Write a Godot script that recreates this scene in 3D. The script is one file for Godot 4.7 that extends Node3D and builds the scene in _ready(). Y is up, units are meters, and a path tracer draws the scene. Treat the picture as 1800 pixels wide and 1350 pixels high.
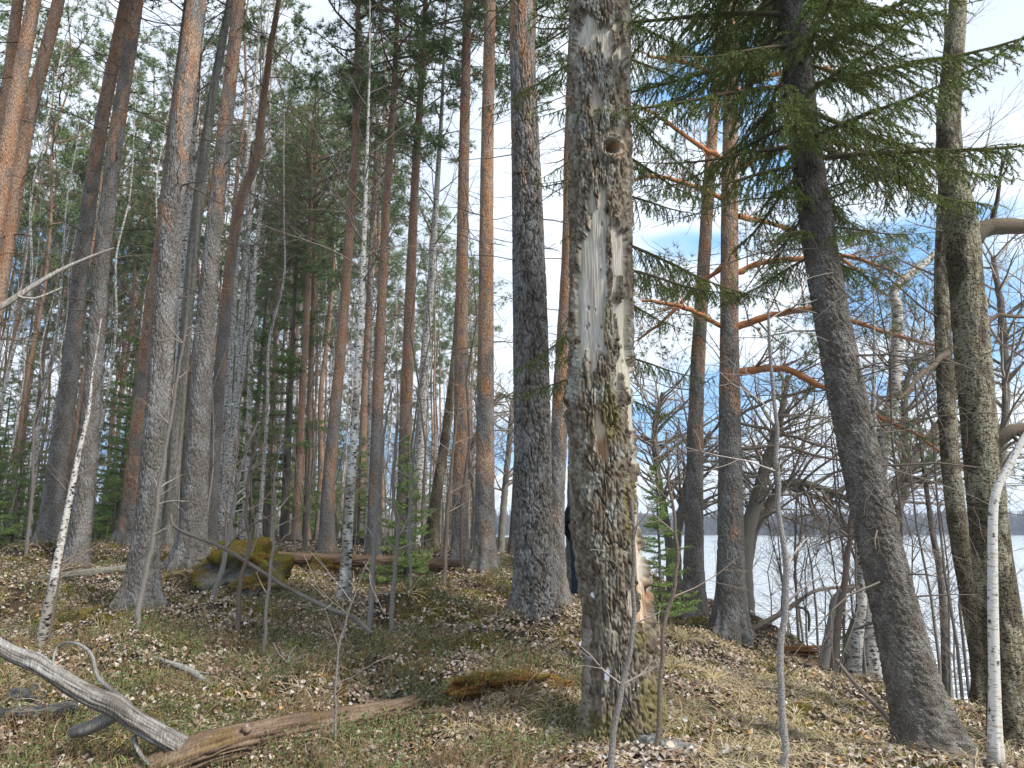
extends Node3D
# A pine wood on a lake bank in early spring. Units are metres, y is up, the camera stands at x = 0, z = 0.

const CONTROL := [[0.248,-8.5,0.725,1],[0.562,-10,0.683,1],[0.063,-17,1.094,1],[-0.424,-12,1.027,1],[-0.949,-14,0.992,1],[-1.705,-16,1.239,1],[-2.127,-17,1.254,1],[-2.274,-16,1.239,1],[-2.69,-15,1.056,1],[-4.207,-21,1.386,1],[-3.612,-15,1.121,1],[-2.154,-10,0.697,1],[-6.326,-16,1.274,1],[-4.596,-11,1.115,1],[-5.814,-13,1.335,1],[-6.89,-15.5,1.329,1],[-4.311,-9,0.787,1],[-6.991,-14,1.355,1],[-7.827,-13,1.429,1],[-6.767,-12,1.01,1],[-7.723,-11,1.154,1],[-7.317,-10,1.051,1],[-8.572,-11.5,1.175,1],[2.938,-10.5,0.27,1],[2.67,-11.5,0.376,1],[2.923,-5.6,0.062,1],[4.133,-6.6,-0.269,1],[5.141,-8.6,-0.17,1],[4.954,-11,-0.382,1],[4.734,-10.5,-0.646,1],[6.283,-11.5,-0.705,1],[2.387,-4,0.423,1],[-4.674,-7.8,0.451,1],[4.085,-9.5,-0.144,1],[1.095,-13.6,0.506,1],[-7.634,-20,1.294,1],[-7.786,-21,1.325,1],[-7.669,-22,1.343,1],[-8.449,-19,1.309,1],[-6.201,-22,1.343,1],[-6.175,-23,1.332,1],[-7.652,-24,1.285,1],[-7.796,-26,1.391,1],[0.47,-3.9,0.453,0.6],[0.762,-4.3,0.424,0.6],[1.241,-3.7,0.511,0.6],[-3.538,-7.4,0.632,0.6],[-4.845,-8.2,0.414,0.6],[-1.559,-8.6,0.511,0.6],[-1.226,-8,0.487,0.6],[-2.938,-8.4,0.49,0.6],[-3.624,-9.4,0.751,0.6],[-2.397,-7.6,0.386,0.6],[-0.915,-10.5,0.8,0.6],[-1.201,-9.2,0.964,0.6],[-1.187,-5.4,0.159,0.6],[3.854,-9.5,-0.047,0.6],[3.989,-10.2,-0.203,0.6],[4.363,-10.4,-0.274,0.6],[3.753,-12.5,0.339,0.6],[3.775,-12.8,0.264,0.6],[2.908,-13.5,0.381,0.6],[2.867,-14,0.434,0.6],[5.67,-9,0.41,0.6],[5.413,-11.8,0.369,0.6],[5.92,-12.3,0.403,0.6],[-0.955,-19,1.035,0.6],[-0.31,-20,0.861,0.6],[0.758,-5.5,0.205,1],[2.496,-6.2,0.027,1],[1.279,-5.2,0.144,1],[0,-5.1,0.156,1],[-1.395,-5,0.023,1],[-2.803,-5,0.135,1],[-1.989,-5,0.039,1],[-1.227,-5.8,0.09,1],[-0.805,-6.3,0.147,1],[-2.918,-6.8,0.283,1],[-0.095,-6.6,0.456,1],[-3.59,-10.2,0.895,1],[1.097,-12.5,0.542,1],[-0.423,-11.5,0.969,1],[1.827,-9,0.473,1],[3.421,-9.5,0.083,1],[3.175,-6.8,-0.08,1],[3.967,-7,-0.084,1],[-1.622,-7.5,0.454,1],[-5.769,-8,0.377,1],[-9.653,-11,0.684,1],[-4.034,-5,0.168,1],[4.125,-9.6,-0.195,1],[4.594,-8.6,-0.239,1],[0,0,0,1.2],[-6,0,0.2,1.2],[5,0,-0.2,1.2],[0,6,-0.1,1.5],[-12,-30,1.3,2],[-25,-30,1.5,2],[-4,-30,1.15,2],[-20,-18,1.2,2],[-16,-60,1.7,3],[-40,-60,1.9,3],[-4,-50,1.2,2],[-30,-10,1.1,3],[-30,5,0.8,3],[10,5,-0.4,2]]
const TREES := [
	["pine_tree","pine","thick grey plated pine standing alone just behind the dead snag","",21,0,6.9,2,[0.248,0.725,-8.5,0.229,0.24,1.501,-8.5,0.205,0.219,3.775,-8.5,0.196,0.174,5.923,-8.5,0.167,0.117,8.285,-8.5,0.146]],
	["pine_tree","pine","grey pine trunk touching the thick plated pine, turning orange halfway up","",19,1,2.6,1,[0.562,0.683,-10,0.146,0.568,1.849,-10,0.12,0.661,3.366,-10,0.112,0.799,5.393,-10,0.104,0.857,7.131,-10,0.099]],
	["pine_tree","pine","slim orange pine hidden behind the thick plated pine","",20,2,3,0,[0.063,1.094,-17,0.138,0.235,4.602,-17,0.131,0.417,10.247,-17,0.104,0.54,14.97,-17,0.088]],
	["pine_tree","pine","straight orange pine with dark knots, mossy hump at its foot","",19,3,2.2,1,[-0.424,1.027,-12,0.194,-0.43,1.899,-12,0.157,-0.431,4.67,-12,0.131,-0.432,7.704,-12,0.113,-0.391,11.037,-12,0.098]],
	["pine_tree","pine","straight slim orange pine at the end of the fallen brown log","",18,0,2,1,[-0.949,0.992,-14,0.165,-0.959,2.468,-14,0.137,-0.973,5.182,-14,0.126,-0.973,8.721,-14,0.109,-0.937,12.61,-14,0.084]],
	["leaning_tree","aspen","grey smooth tree leaning over the small spruce beside the brown log","",10,-1,0,0,[-1.705,1.239,-16,0.142,-1.606,2.235,-16,0.126,-1.415,3.682,-16,0.104,-1.245,5.437,-16,0.081,-1.192,7.001,-16,0.057]],
	["birch_tree","birch","mottled grey-white birch behind the small spruce","",15,-2,0,0,[-2.127,1.254,-17,0.126,-2.098,2.654,-17,0.109,-2.042,5.271,-17,0.099,-1.927,7.338,-17,0.088,-1.807,10.247,-17,0.063]],
	["pine_tree","pine","orange pine directly behind the small spruce","",16,1,1.6,0,[-2.274,1.239,-16,0.178,-2.287,2.592,-16,0.144,-2.273,5.694,-16,0.125,-2.232,9.038,-16,0.097,-2.144,11.907,-16,0.074,-2.087,14.183,-16,0.055]],
	["pine_tree","pine","red-brown slim pine behind the double grey sapling","",16,2,2.6,0,[-2.69,1.056,-15,0.155,-2.709,2.53,-15,0.135,-2.717,5.438,-15,0.105,-2.677,8.573,-15,0.085,-2.6,11.263,-15,0.063,-2.574,13.397,-15,0.045]],
	["pine_tree","pine","very thin bright orange pine between two taller pines","",13,3,0.9,0,[-4.207,1.386,-21,0.117,-4.202,3.693,-21,0.103,-4.181,6.973,-21,0.09,-4.141,10.457,-21,0.076,-4.117,14.164,-21,0.052]],
	["pine_tree","pine","curved orange pine at the broken end of the brown log","",17,0,2,0,[-3.612,1.121,-15,0.166,-3.634,2.53,-15,0.135,-3.534,4.839,-15,0.11,-3.451,7.29,-15,0.096,-3.412,9.897,-15,0.074,-3.475,13.397,-15,0.051]],
	["birch_tree","birch","slim white birch standing in front of the fallen brown log","",9,-2,0,1,[-2.154,0.697,-10,0.077,-2.148,1.411,-10,0.067,-2.122,2.596,-10,0.053,-2.089,4.482,-10,0.043,-2.086,5.647,-10,0.032]],
	["pine_tree","pine","pine with a sharp kink halfway up its orange stem","",16,-1,5.2,0,[-6.326,1.274,-16,0.166,-6.355,3.194,-16,0.133,-6.352,5.437,-16,0.131,-6.297,7.804,-16,0.115,-6.157,9.107,-16,0.104,-5.987,9.668,-16,0.105,-5.875,10.164,-16,0.099,-5.848,11.172,-16,0.086,-5.75,12.804,-16,0.074,-5.629,14.183,-16,0.055]],
	["pine_tree","pine","broad grey pine at the corner of the mossy boulder","",20,1,6.4,2,[-4.596,1.115,-11,0.243,-4.594,1.874,-11,0.181,-4.641,4.238,-11,0.141,-4.643,6.052,-11,0.124,-4.591,7.981,-11,0.109,-4.531,10.251,-11,0.094]],
	["dead_tree","grey","bare grey trunk without bark beside the broad boulder pine","",17,-1,0,1,[-5.814,1.335,-13,0.125,-5.83,2.406,-13,0.108,-5.836,4.926,-13,0.101,-5.815,7.306,-13,0.1,-5.72,9.615,-13,0.081,-5.533,11.824,-13,0.067]],
	["birch_tree","birch","dark mottled birch behind the bare grey trunk","",17,-2,0,0,[-6.89,1.329,-15.5,0.126,-6.986,4.337,-15.5,0.107,-7.136,8.137,-15.5,0.1,-7.21,10.873,-15.5,0.084,-7.217,12.895,-15.5,0.066]],
	["pine_tree","pine","tall grey pine by the pale fallen log, scaly orange top","",20,2,6.6,2,[-4.311,0.787,-9,0.191,-4.289,1.824,-9,0.145,-4.31,3.543,-9,0.136,-4.344,5.784,-9,0.131,-4.319,7.232,-9,0.128,-4.279,8.678,-9,0.12]],
	["pine_tree","pine","dark-footed pine with deep orange stem behind the tall grey pine","",20,3,1.7,1,[-6.991,1.355,-14,0.228,-6.974,2.468,-14,0.19,-6.973,5.182,-14,0.153,-6.909,7.266,-14,0.135,-6.861,9.976,-14,0.128,-6.812,12.61,-14,0.102]],
	["pine_tree","pine","grey pine of the leaning pair, farther from the pale log","",21,0,6.4,1,[-7.827,1.429,-13,0.212,-7.855,2.406,-13,0.166,-7.817,4.407,-13,0.141,-7.843,6.751,-13,0.125,-7.772,9.142,-13,0.118,-7.563,11.824,-13,0.112]],
	["pine_tree","pine","grey pine of the leaning pair, next to the pale log","",21,1,7.6,2,[-6.767,1.01,-12,0.177,-6.77,2.076,-12,0.144,-6.812,3.719,-12,0.129,-6.911,6.152,-12,0.125,-6.885,8.453,-12,0.119,-6.786,11.037,-12,0.103]],
	["pine_tree","pine","bare orange pine at the rim of the wood, middle of three","",19,2,2.6,0,[-7.723,1.154,-11,0.138,-7.869,3.543,-11,0.118,-7.826,5.958,-11,0.11,-7.733,8.281,-11,0.101,-7.523,10.251,-11,0.09]],
	["pine_tree","pine","scarred pinkish pine at the rim of the wood","",19,3,2,0,[-7.317,1.051,-10,0.132,-7.384,3.366,-10,0.115,-7.319,6.075,-10,0.109,-7.28,7.674,-10,0.108,-7.208,9.465,-10,0.094]],
	["pine_tree","pine","slim pinkish pine beside the scarred one","",19,0,2,0,[-8.572,1.175,-11.5,0.127,-8.644,4.083,-11.5,0.116,-8.603,7.449,-11.5,0.103,-8.536,9.115,-11.5,0.092,-8.566,10.644,-11.5,0.084]],
	["pine_tree","pine","stout dark-barked pine on the crest of the lake bank","",18,-3,3.9,2,[2.938,0.27,-10.5,0.228,2.977,1.099,-10.5,0.186,3.034,2.251,-10.5,0.166,3.131,4.287,-10.5,0.131,3.288,6.941,-10.5,0.12,3.487,9.858,-10.5,0.099]],
	["pine_tree","pine","pine with peeling bark on the lake bank behind the mossy crest","",17,1,3.4,1,[2.67,0.376,-11.5,0.184,2.729,1.466,-11.5,0.141,2.866,3.631,-11.5,0.115,3.105,5.962,-11.5,0.101,3.326,7.961,-11.5,0.09,3.514,9.545,-11.5,0.078]],
	["spruce_tree","spruce","leaning dark spruce with green boughs on the lake bank","",15,-4,0,2,[2.923,0.062,-5.6,0.193,2.815,0.629,-5.6,0.173,2.679,1.535,-5.6,0.15,2.492,3.033,-5.6,0.133,2.39,4.448,-5.6,0.121,2.345,6.004,-5.6,0.106]],
	["aspen_tree","aspen","big mottled aspen with a heavy side limb above the lake","",13,-1,0,2,[4.133,-0.269,-6.6,0.185,4.122,0.819,-6.6,0.168,4.117,1.764,-6.6,0.153,4.153,3.025,-6.6,0.148,4.197,4.384,-6.6,0.149,4.177,5.25,-6.6,0.114,4.323,6.16,-6.6,0.095,4.44,6.791,-6.6,0.079]],
	["aspen_tree","aspen","slender speckled aspen leaning beside the big mottled one","",9,-2,0,1,[5.141,-0.17,-8.6,0.117,5.09,0.583,-8.6,0.109,5.011,1.814,-8.6,0.106,5.047,3.119,-8.6,0.099,5.153,4.503,-8.6,0.089,5.302,5.598,-8.6,0.077,5.44,6.589,-8.6,0.057]],
	["birch_tree","birch","crooked pale birch curving over the lake bank","",9,-2,0,1,[4.954,-0.382,-11,0.103,5.185,1.075,-11,0.097,5.339,2.282,-11,0.099,5.493,2.947,-11,0.096,5.703,3.715,-11,0.093,5.858,4.771,-11,0.082,5.846,5.176,-11,0.074,6.025,5.404,-11,0.065,6.502,5.773,-11,0.053]],
	["birch_tree","birch","white birch with a forked greenish top on the bank edge","",5,-2,0,1,[4.734,-0.646,-10.5,0.127,4.783,0.139,-10.5,0.114,4.794,1.099,-10.5,0.108,4.79,1.401,-10.5,0.086]],
	["aspen_tree","grey","thin grey stem rising from the water edge","",5,-2,0,0,[6.283,-0.705,-11.5,0.066,6.364,0.4,-11.5,0.059,6.369,1.051,-11.5,0.051,6.321,1.549,-11.5,0.043]],
	["birch_tree","birch","young white birch with black knots and a bent olive top","",4.2,-2,0,1,[2.387,0.423,-4,0.029,2.429,0.852,-4,0.026,2.489,1.409,-4,0.024,2.541,1.759,-4,0.022,2.62,1.908,-4,0.02,2.741,2.09,-4,0.017,2.927,2.338,-4,0.012]],
	["birch_tree","birch","young white birch leaning in front of the pine pair","",3.4,-2,0,1,[-4.674,0.451,-7.8,0.048,-4.627,1.006,-7.8,0.04,-4.582,1.509,-7.8,0.035,-4.531,2.084,-7.8,0.029,-4.5,2.436,-7.8,0.024,-4.45,2.856,-7.8,0.018,-4.454,3.223,-7.8,0.009]],
	["birch_tree","birch","mottled birch squeezed against the slender speckled aspen","",5,-2,0,0,[4.085,-0.144,-9.5,0.068,4.234,0.609,-9.5,0.062,4.398,1.42,-9.5,0.049]],
	["pine_tree","pine","dark-footed pine trunk that the person stands against","",18,2,3.4,1,[1.095,0.506,-13.6,0.219,1.13,1.441,-13.6,0.171,1.213,4.002,-13.6,0.146,1.423,7.336,-13.6,0.12]],
	["birch_tree","birch","white black-spotted birch of a close row behind the mossy boulder","birch row behind the mossy boulder",18,-2,0,0,[-7.634,1.294,-20,0.119,-7.675,4.588,-20,0.107,-7.736,8.351,-20,0.087,-7.631,12.662,-20,0.066]],
	["birch_tree","birch","white black-spotted birch of a close row behind the mossy boulder","birch row behind the mossy boulder",18,-2,0,0,[-7.786,1.325,-21,0.106,-7.813,4.786,-21,0.096,-7.857,8.689,-21,0.078,-7.736,13.215,-21,0.059]],
	["birch_tree","birch","white black-spotted birch of a close row behind the mossy boulder","birch row behind the mossy boulder",18,-2,0,0,[-7.669,1.343,-22,0.091,-7.783,4.972,-22,0.083,-7.917,9.026,-22,0.067,-7.778,13.768,-22,0.051]],
	["birch_tree","birch","white black-spotted birch of a close row behind the mossy boulder","birch row behind the mossy boulder",18,-2,0,0,[-8.449,1.309,-19,0.09,-8.578,4.439,-19,0.081,-8.735,8.013,-19,0.066,-8.69,12.109,-19,0.05]],
	["pine_tree","pine","young orange pine in the gap behind the brown log","young pines behind the brown log",14,0,0.9,0,[-6.201,1.343,-22,0.131,-6.235,4.632,-22,0.108,-6.243,9.026,-22,0.084]],
	["pine_tree","pine","young orange pine in the gap behind the brown log","young pines behind the brown log",14,1,0.9,0,[-6.175,1.332,-23,0.111,-6.259,4.77,-23,0.091,-6.344,9.364,-23,0.071]],
	["pine_tree","pine","young orange pine in the gap behind the brown log","young pines behind the brown log",14,2,0.9,0,[-7.652,1.285,-24,0.089,-7.747,4.908,-24,0.073,-7.838,9.701,-24,0.057]],
	["pine_tree","pine","young orange pine in the gap behind the brown log","young pines behind the brown log",14,3,0.9,0,[-7.796,1.391,-26,0.096,-7.861,5.184,-26,0.079,-7.914,10.376,-26,0.062]],
]
const SAPLINGS := [
	["bare_sapling","sapling","grey leafless sapling crossing in front of the dead snag","",1,[0.47,0.453,-3.9,0.018,0.523,0.792,-3.9,0.015,0.586,1.031,-3.9,0.013,0.607,1.275,-3.9,0.011,0.618,1.611,-3.9,0.01,0.619,1.755,-3.9,0.007]],
	["bare_sapling","sapling","brown leafless sapling with a bow in its stem beside the snag","",1,[0.762,0.424,-4.3,0.014,0.812,0.855,-4.3,0.012,0.829,1.061,-4.3,0.012,0.902,1.303,-4.3,0.011,0.924,1.519,-4.3,0.01,0.898,1.835,-4.3,0.008,0.892,2.16,-4.3,0.005]],
	["bare_sapling","sapling","tall silvery leafless sapling alone on the grassy bank","",1,[1.241,0.511,-3.7,0.019,1.259,0.959,-3.7,0.016,1.289,1.188,-3.7,0.016,1.319,1.423,-3.7,0.015,1.305,1.692,-3.7,0.012,1.305,2.025,-3.7,0.011,1.307,2.399,-3.7,0.009,1.311,2.712,-3.7,0.006]],
	["bare_sapling","sapling","thin grey sapling growing up against the tall grey pine","",2,[-3.538,0.632,-7.4,0.032,-3.534,0.932,-7.4,0.027,-3.487,1.353,-7.4,0.025,-3.455,1.784,-7.4,0.022,-3.421,2.337,-7.4,0.02,-3.368,3.023,-7.4,0.014,-3.313,3.733,-7.4,0.009]],
	["bare_sapling","sapling","pale twin-stemmed sapling beside the leaning white birch","",1,[-4.845,0.414,-8.2,0.024,-4.811,1.033,-8.2,0.021,-4.806,1.624,-8.2,0.018,-4.8,2.108,-8.2,0.015]],
	["bare_sapling","sapling","lichen-grey sapling in the gap in front of the log","",2,[-1.559,0.511,-8.6,0.031,-1.552,1.19,-8.6,0.029,-1.542,1.814,-8.6,0.022,-1.491,2.588,-8.6,0.016,-1.393,3.253,-8.6,0.01]],
	["bare_sapling","sapling","forked grey sapling in front of the brown log","",2,[-1.226,0.487,-8,0.026,-1.222,1.104,-8,0.023,-1.19,1.623,-8,0.021,-1.264,2.096,-8,0.018,-1.223,2.764,-8,0.012]],
	["bare_sapling","sapling","crooked grey sapling in front of the mossy boulder","",2,[-2.938,0.49,-8.4,0.027,-2.944,1.02,-8.4,0.025,-2.874,1.441,-8.4,0.022,-2.937,1.809,-8.4,0.019,-2.92,2.31,-8.4,0.016,-2.77,2.953,-8.4,0.01]],
	["bare_sapling","sapling","pale bent sapling leaning on the mossy boulder","",2,[-3.624,0.751,-9.4,0.031,-3.531,1.151,-9.4,0.031,-3.472,1.49,-9.4,0.028,-3.437,1.973,-9.4,0.025,-3.349,2.537,-9.4,0.018,-3.198,2.968,-9.4,0.011]],
	["bare_sapling","sapling","straight slender sapling in the heather before the boulder","",1,[-2.397,0.386,-7.6,0.019,-2.386,0.914,-7.6,0.017,-2.364,1.456,-7.6,0.014,-2.375,2.015,-7.6,0.011]],
	["bare_sapling","sapling","grey sapling by the foot of the thin orange pine","",2,[-0.915,0.8,-10.5,0.031,-0.91,1.401,-10.5,0.027,-0.868,2.173,-10.5,0.024,-0.801,2.967,-10.5,0.016,-0.715,3.784,-10.5,0.012]],
	["bare_sapling","sapling","thin dark sapling before the mossy hump","",2,[-1.201,0.964,-9.2,0.017,-1.232,1.627,-9.2,0.017,-1.21,2.378,-9.2,0.014,-1.164,3.081,-9.2,0.011]],
	["bare_sapling","sapling","hair-thin sapling rising from the decayed log","",1,[-1.187,0.159,-5.4,0.01,-1.191,0.59,-5.4,0.008,-1.173,0.886,-5.4,0.008,-1.087,1.189,-5.4,0.006,-0.997,1.42,-5.4,0.004]],
	["bare_sapling","sapling","stiff brown shoot beside the grassy bank","",1,[3.854,-0.047,-9.5,0.048,3.978,0.609,-9.5,0.042,4.14,1.283,-9.5,0.035,4.237,1.837,-9.5,0.028]],
	["bare_sapling","sapling","short grey stem of the waterside clump","",1,[3.989,-0.203,-10.2,0.073,4.148,0.393,-10.2,0.059,4.266,0.751,-10.2,0.052,4.488,0.895,-10.2,0.037]],
	["bare_sapling","sapling","leaning grey stem of the waterside clump","",1,[4.363,-0.274,-10.4,0.067,4.466,0.225,-10.4,0.056,4.553,0.442,-10.4,0.045]],
	["alder_tree","alder","arching grey alder behind the crest pine, bowed over the lake","",5,[3.753,0.339,-12.5,0.137,3.796,1.364,-12.5,0.13,4.027,2.096,-12.5,0.112,4.282,2.846,-12.5,0.085,4.492,3.419,-12.5,0.057,4.691,4.2,-12.5,0.034]],
	["alder_tree","alder","grey alder stem splayed low over the lake","",5,[3.775,0.264,-12.8,0.121,3.968,1.451,-12.8,0.114,4.255,1.919,-12.8,0.096,4.671,2.394,-12.8,0.077,5.29,2.298,-12.8,0.053,5.75,2.061,-12.8,0.034]],
	["alder_tree","alder","twisted alder with arched boughs behind the peeling pine","",5,[2.908,0.381,-13.5,0.079,2.9,1.345,-13.5,0.075,3.094,2.336,-13.5,0.066,3.325,2.945,-13.5,0.056,3.602,3.357,-13.5,0.041]],
	["alder_tree","alder","knotty alder at the water between snag and peeling pine","",5,[2.867,0.434,-14,0.082,2.866,1.437,-14,0.078,2.735,2.364,-14,0.068,2.668,3.422,-14,0.059,2.858,4.182,-14,0.043]],
	["alder_tree","alder","bent grey alder with a ladder of twigs by the big aspen","",5,[5.67,0.41,-9,0.052,5.799,1.171,-9,0.046,5.824,2.158,-9,0.044,6.009,3.189,-9,0.045,6.093,4.194,-9,0.042,6.074,5.014,-9,0.029]],
	["alder_tree","alder","pale alder branching wide above the water behind the spruce","",5,[5.413,0.369,-11.8,0.095,5.637,1.377,-11.8,0.092,5.835,2.068,-11.8,0.088,6.144,2.509,-11.8,0.076,6.657,3.136,-11.8,0.054,7.09,3.776,-11.8,0.036]],
	["alder_tree","alder","thin forked alder rising behind the crooked pale birch","",5,[5.92,0.403,-12.3,0.072,6.184,1.726,-12.3,0.069,6.405,2.363,-12.3,0.065,6.509,3.581,-12.3,0.057,6.73,4.354,-12.3,0.043,7.191,4.648,-12.3,0.029]],
	["alder_tree","alder","crooked dark alder behind the straight orange pine","",4,[-0.955,1.035,-19,0.084,-0.911,2.354,-19,0.078,-1.066,3.493,-19,0.072,-0.726,4.365,-19,0.065,-0.293,5.104,-19,0.051]],
	["alder_tree","alder","slanting birch stem beside the thick plated pine","",4,[-0.31,0.861,-20,0.103,-0.21,2.394,-20,0.09,-0.076,3.897,-20,0.076,0.031,5.132,-20,0.062]],
]
const LOGS := [
	["fallen_log","log","decayed red-brown log lying in the litter with a grey limb","rot",[-2.341,0.071,-5,0.098,-2.066,0.199,-5.15,0.109,-1.711,0.226,-5.5,0.101,-1.255,0.22,-5.9,0.096,-0.926,0.233,-6.2,0.084,-0.758,0.238,-6.45,0.06],[["broken_limb",[-2.022,0.188,-5.24,0.055,-2.091,0.251,-5.13,0.069,-2.177,0.329,-5.05,0.064,-2.341,0.437,-5,0.059,-2.468,0.541,-4.95,0.063,-2.567,0.585,-4.93,0.058,-2.699,0.661,-4.9,0.053,-2.827,0.763,-4.83,0.049,-2.902,0.823,-4.8,0.052,-3.015,0.88,-4.75,0.045,-3.207,1.056,-4.6,0.037]],["side_limb",[-2.421,0.504,-4.97,0.039,-2.532,0.446,-4.99,0.046,-2.655,0.391,-5,0.044,-2.759,0.362,-5.05,0.036]],["twig",[-2.46,0.486,-5.05,0.016,-2.481,0.481,-5.2,0.017,-2.701,0.536,-5.4,0.015,-2.871,0.609,-5.5,0.014,-2.962,0.752,-5.55,0.012,-3.118,0.821,-5.6,0.012,-3.265,0.783,-5.65,0.01,-3.252,0.648,-5.6,0.008]],["twig",[-2.374,0.335,-5.05,0.018,-2.314,0.266,-5,0.014,-2.217,0.198,-4.95,0.009]],["knot_stub",[-1.819,0.225,-5.42,0.031,-1.782,0.282,-5.36,0.038,-1.756,0.32,-5.32,0.032]]]],
	["fallen_log","log","charred grey log end beside the dead grey limb","char",[-3.885,0.297,-5.7,0.053,-3.403,0.32,-5.7,0.057,-3.144,0.359,-5.75,0.045],[]],
	["fallen_log","log","pale barkless log crossing the foot of the pine pair","pale",[-7.61,0.765,-10.2,0.056,-7.013,0.859,-10.4,0.057,-6.079,1.003,-10.6,0.062,-5.408,1.085,-10.8,0.056,-4.849,1.13,-11,0.041],[]],
	["fallen_log","log","grey log lying behind the pine pair","greylog",[-10.177,1.04,-13.8,0.061,-8.889,1.113,-14,0.067,-7.237,1.239,-14.6,0.065],[]],
	["fallen_log","log","straight brown log behind the mossy boulder","brown",[-3.975,1.166,-13,0.091,-2.834,1.127,-12.8,0.094,-1.673,1.089,-12.6,0.098,-0.859,1.044,-12.4,0.091],[]],
	["fallen_branch","branch","long thin branch slanting down across the heather","bare",[-4.121,1.795,-9.2,0.017,-3.98,1.626,-9.1,0.02,-3.289,1.402,-8.8,0.023,-2.464,1.02,-8.4,0.025,-1.867,0.821,-8,0.026,-1.589,0.759,-7.8,0.026,-1.366,0.632,-7.6,0.025],[["twig",[-3.289,1.402,-8.8,0.013,-3.111,1.626,-8.9,0.013,-2.822,1.791,-9,0.01]],["twig",[-2.011,0.869,-8.1,0.012,-1.743,0.654,-8,0.009,-1.643,0.447,-7.9,0.006]]]],
	["fallen_branch","branch","grey peeled branch with a white scar lying in heather","peel",[-3.765,0.494,-7.3,0.013,-3.374,0.489,-7.2,0.018,-2.996,0.444,-7,0.025,-2.8,0.404,-6.9,0.03,-2.542,0.338,-6.7,0.026,-2.226,0.262,-6.5,0.016],[["twig",[-3.022,0.458,-7,0.013,-3.045,0.405,-6.95,0.01,-3.055,0.376,-6.9,0.007]],["twig",[-2.874,0.442,-6.95,0.012,-2.725,0.394,-6.9,0.01,-2.595,0.385,-6.9,0.007]]]],
	["fallen_branch","branch","hooked grey branch lying by the leafy dwarf shrubs","bare",[-2.063,0.255,-6.6,0.016,-1.981,0.315,-6.75,0.024,-1.942,0.404,-6.9,0.025,-1.893,0.49,-7.1,0.023,-1.763,0.469,-7.3,0.013],[["twig",[-1.975,0.458,-7,0.013,-1.997,0.515,-7.1,0.01,-1.977,0.569,-7.2,0.008]],["twig",[-1.99,0.458,-7,0.01,-2.07,0.53,-7,0.01,-2.126,0.626,-7,0.008]]]],
	["fallen_branch","branch","brown bent root stick beside the mossy ridge","brown",[-0.667,0.258,-6.05,0.015,-0.469,0.277,-6,0.019,-0.356,0.267,-5.9,0.021,-0.244,0.217,-5.75,0.02,-0.158,0.179,-5.6,0.014],[]],
	["fallen_branch","branch","thin brown stick slanting on the grassy bank","bare",[3.489,0.242,-8.5,0.018,3.403,0.089,-7.8,0.02,3.329,0.012,-7.2,0.02,3.224,-0.096,-6.6,0.019],[]],
	["fallen_branch","branch","grey branch arched over the water behind the crest pine","bare",[3.331,0.08,-11.5,0.037,3.97,0.39,-11.6,0.038,4.272,0.543,-11.7,0.034,4.58,0.701,-11.8,0.026,5.014,0.745,-12,0.022,5.346,0.714,-12.2,0.018],[["twig",[4.226,0.502,-11.7,0.021,4.433,0.42,-11.7,0.021,4.429,0.135,-11.7,0.017]]]],
	["bleached_branch","branch","bleached bare branch reaching in above the slim birch","bleach",[-3.463,2.889,-4.6,0.022,-3.333,3.032,-4.7,0.02,-3.23,3.188,-4.8,0.017,-3.118,3.344,-4.9,0.014,-2.993,3.476,-5,0.01,-2.858,3.595,-5.1,0.006],[["twig",[-3.266,3.125,-4.75,0.009,-3.184,3.121,-4.8,0.008,-3.066,3.234,-4.9,0.004]]]],
]
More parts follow.
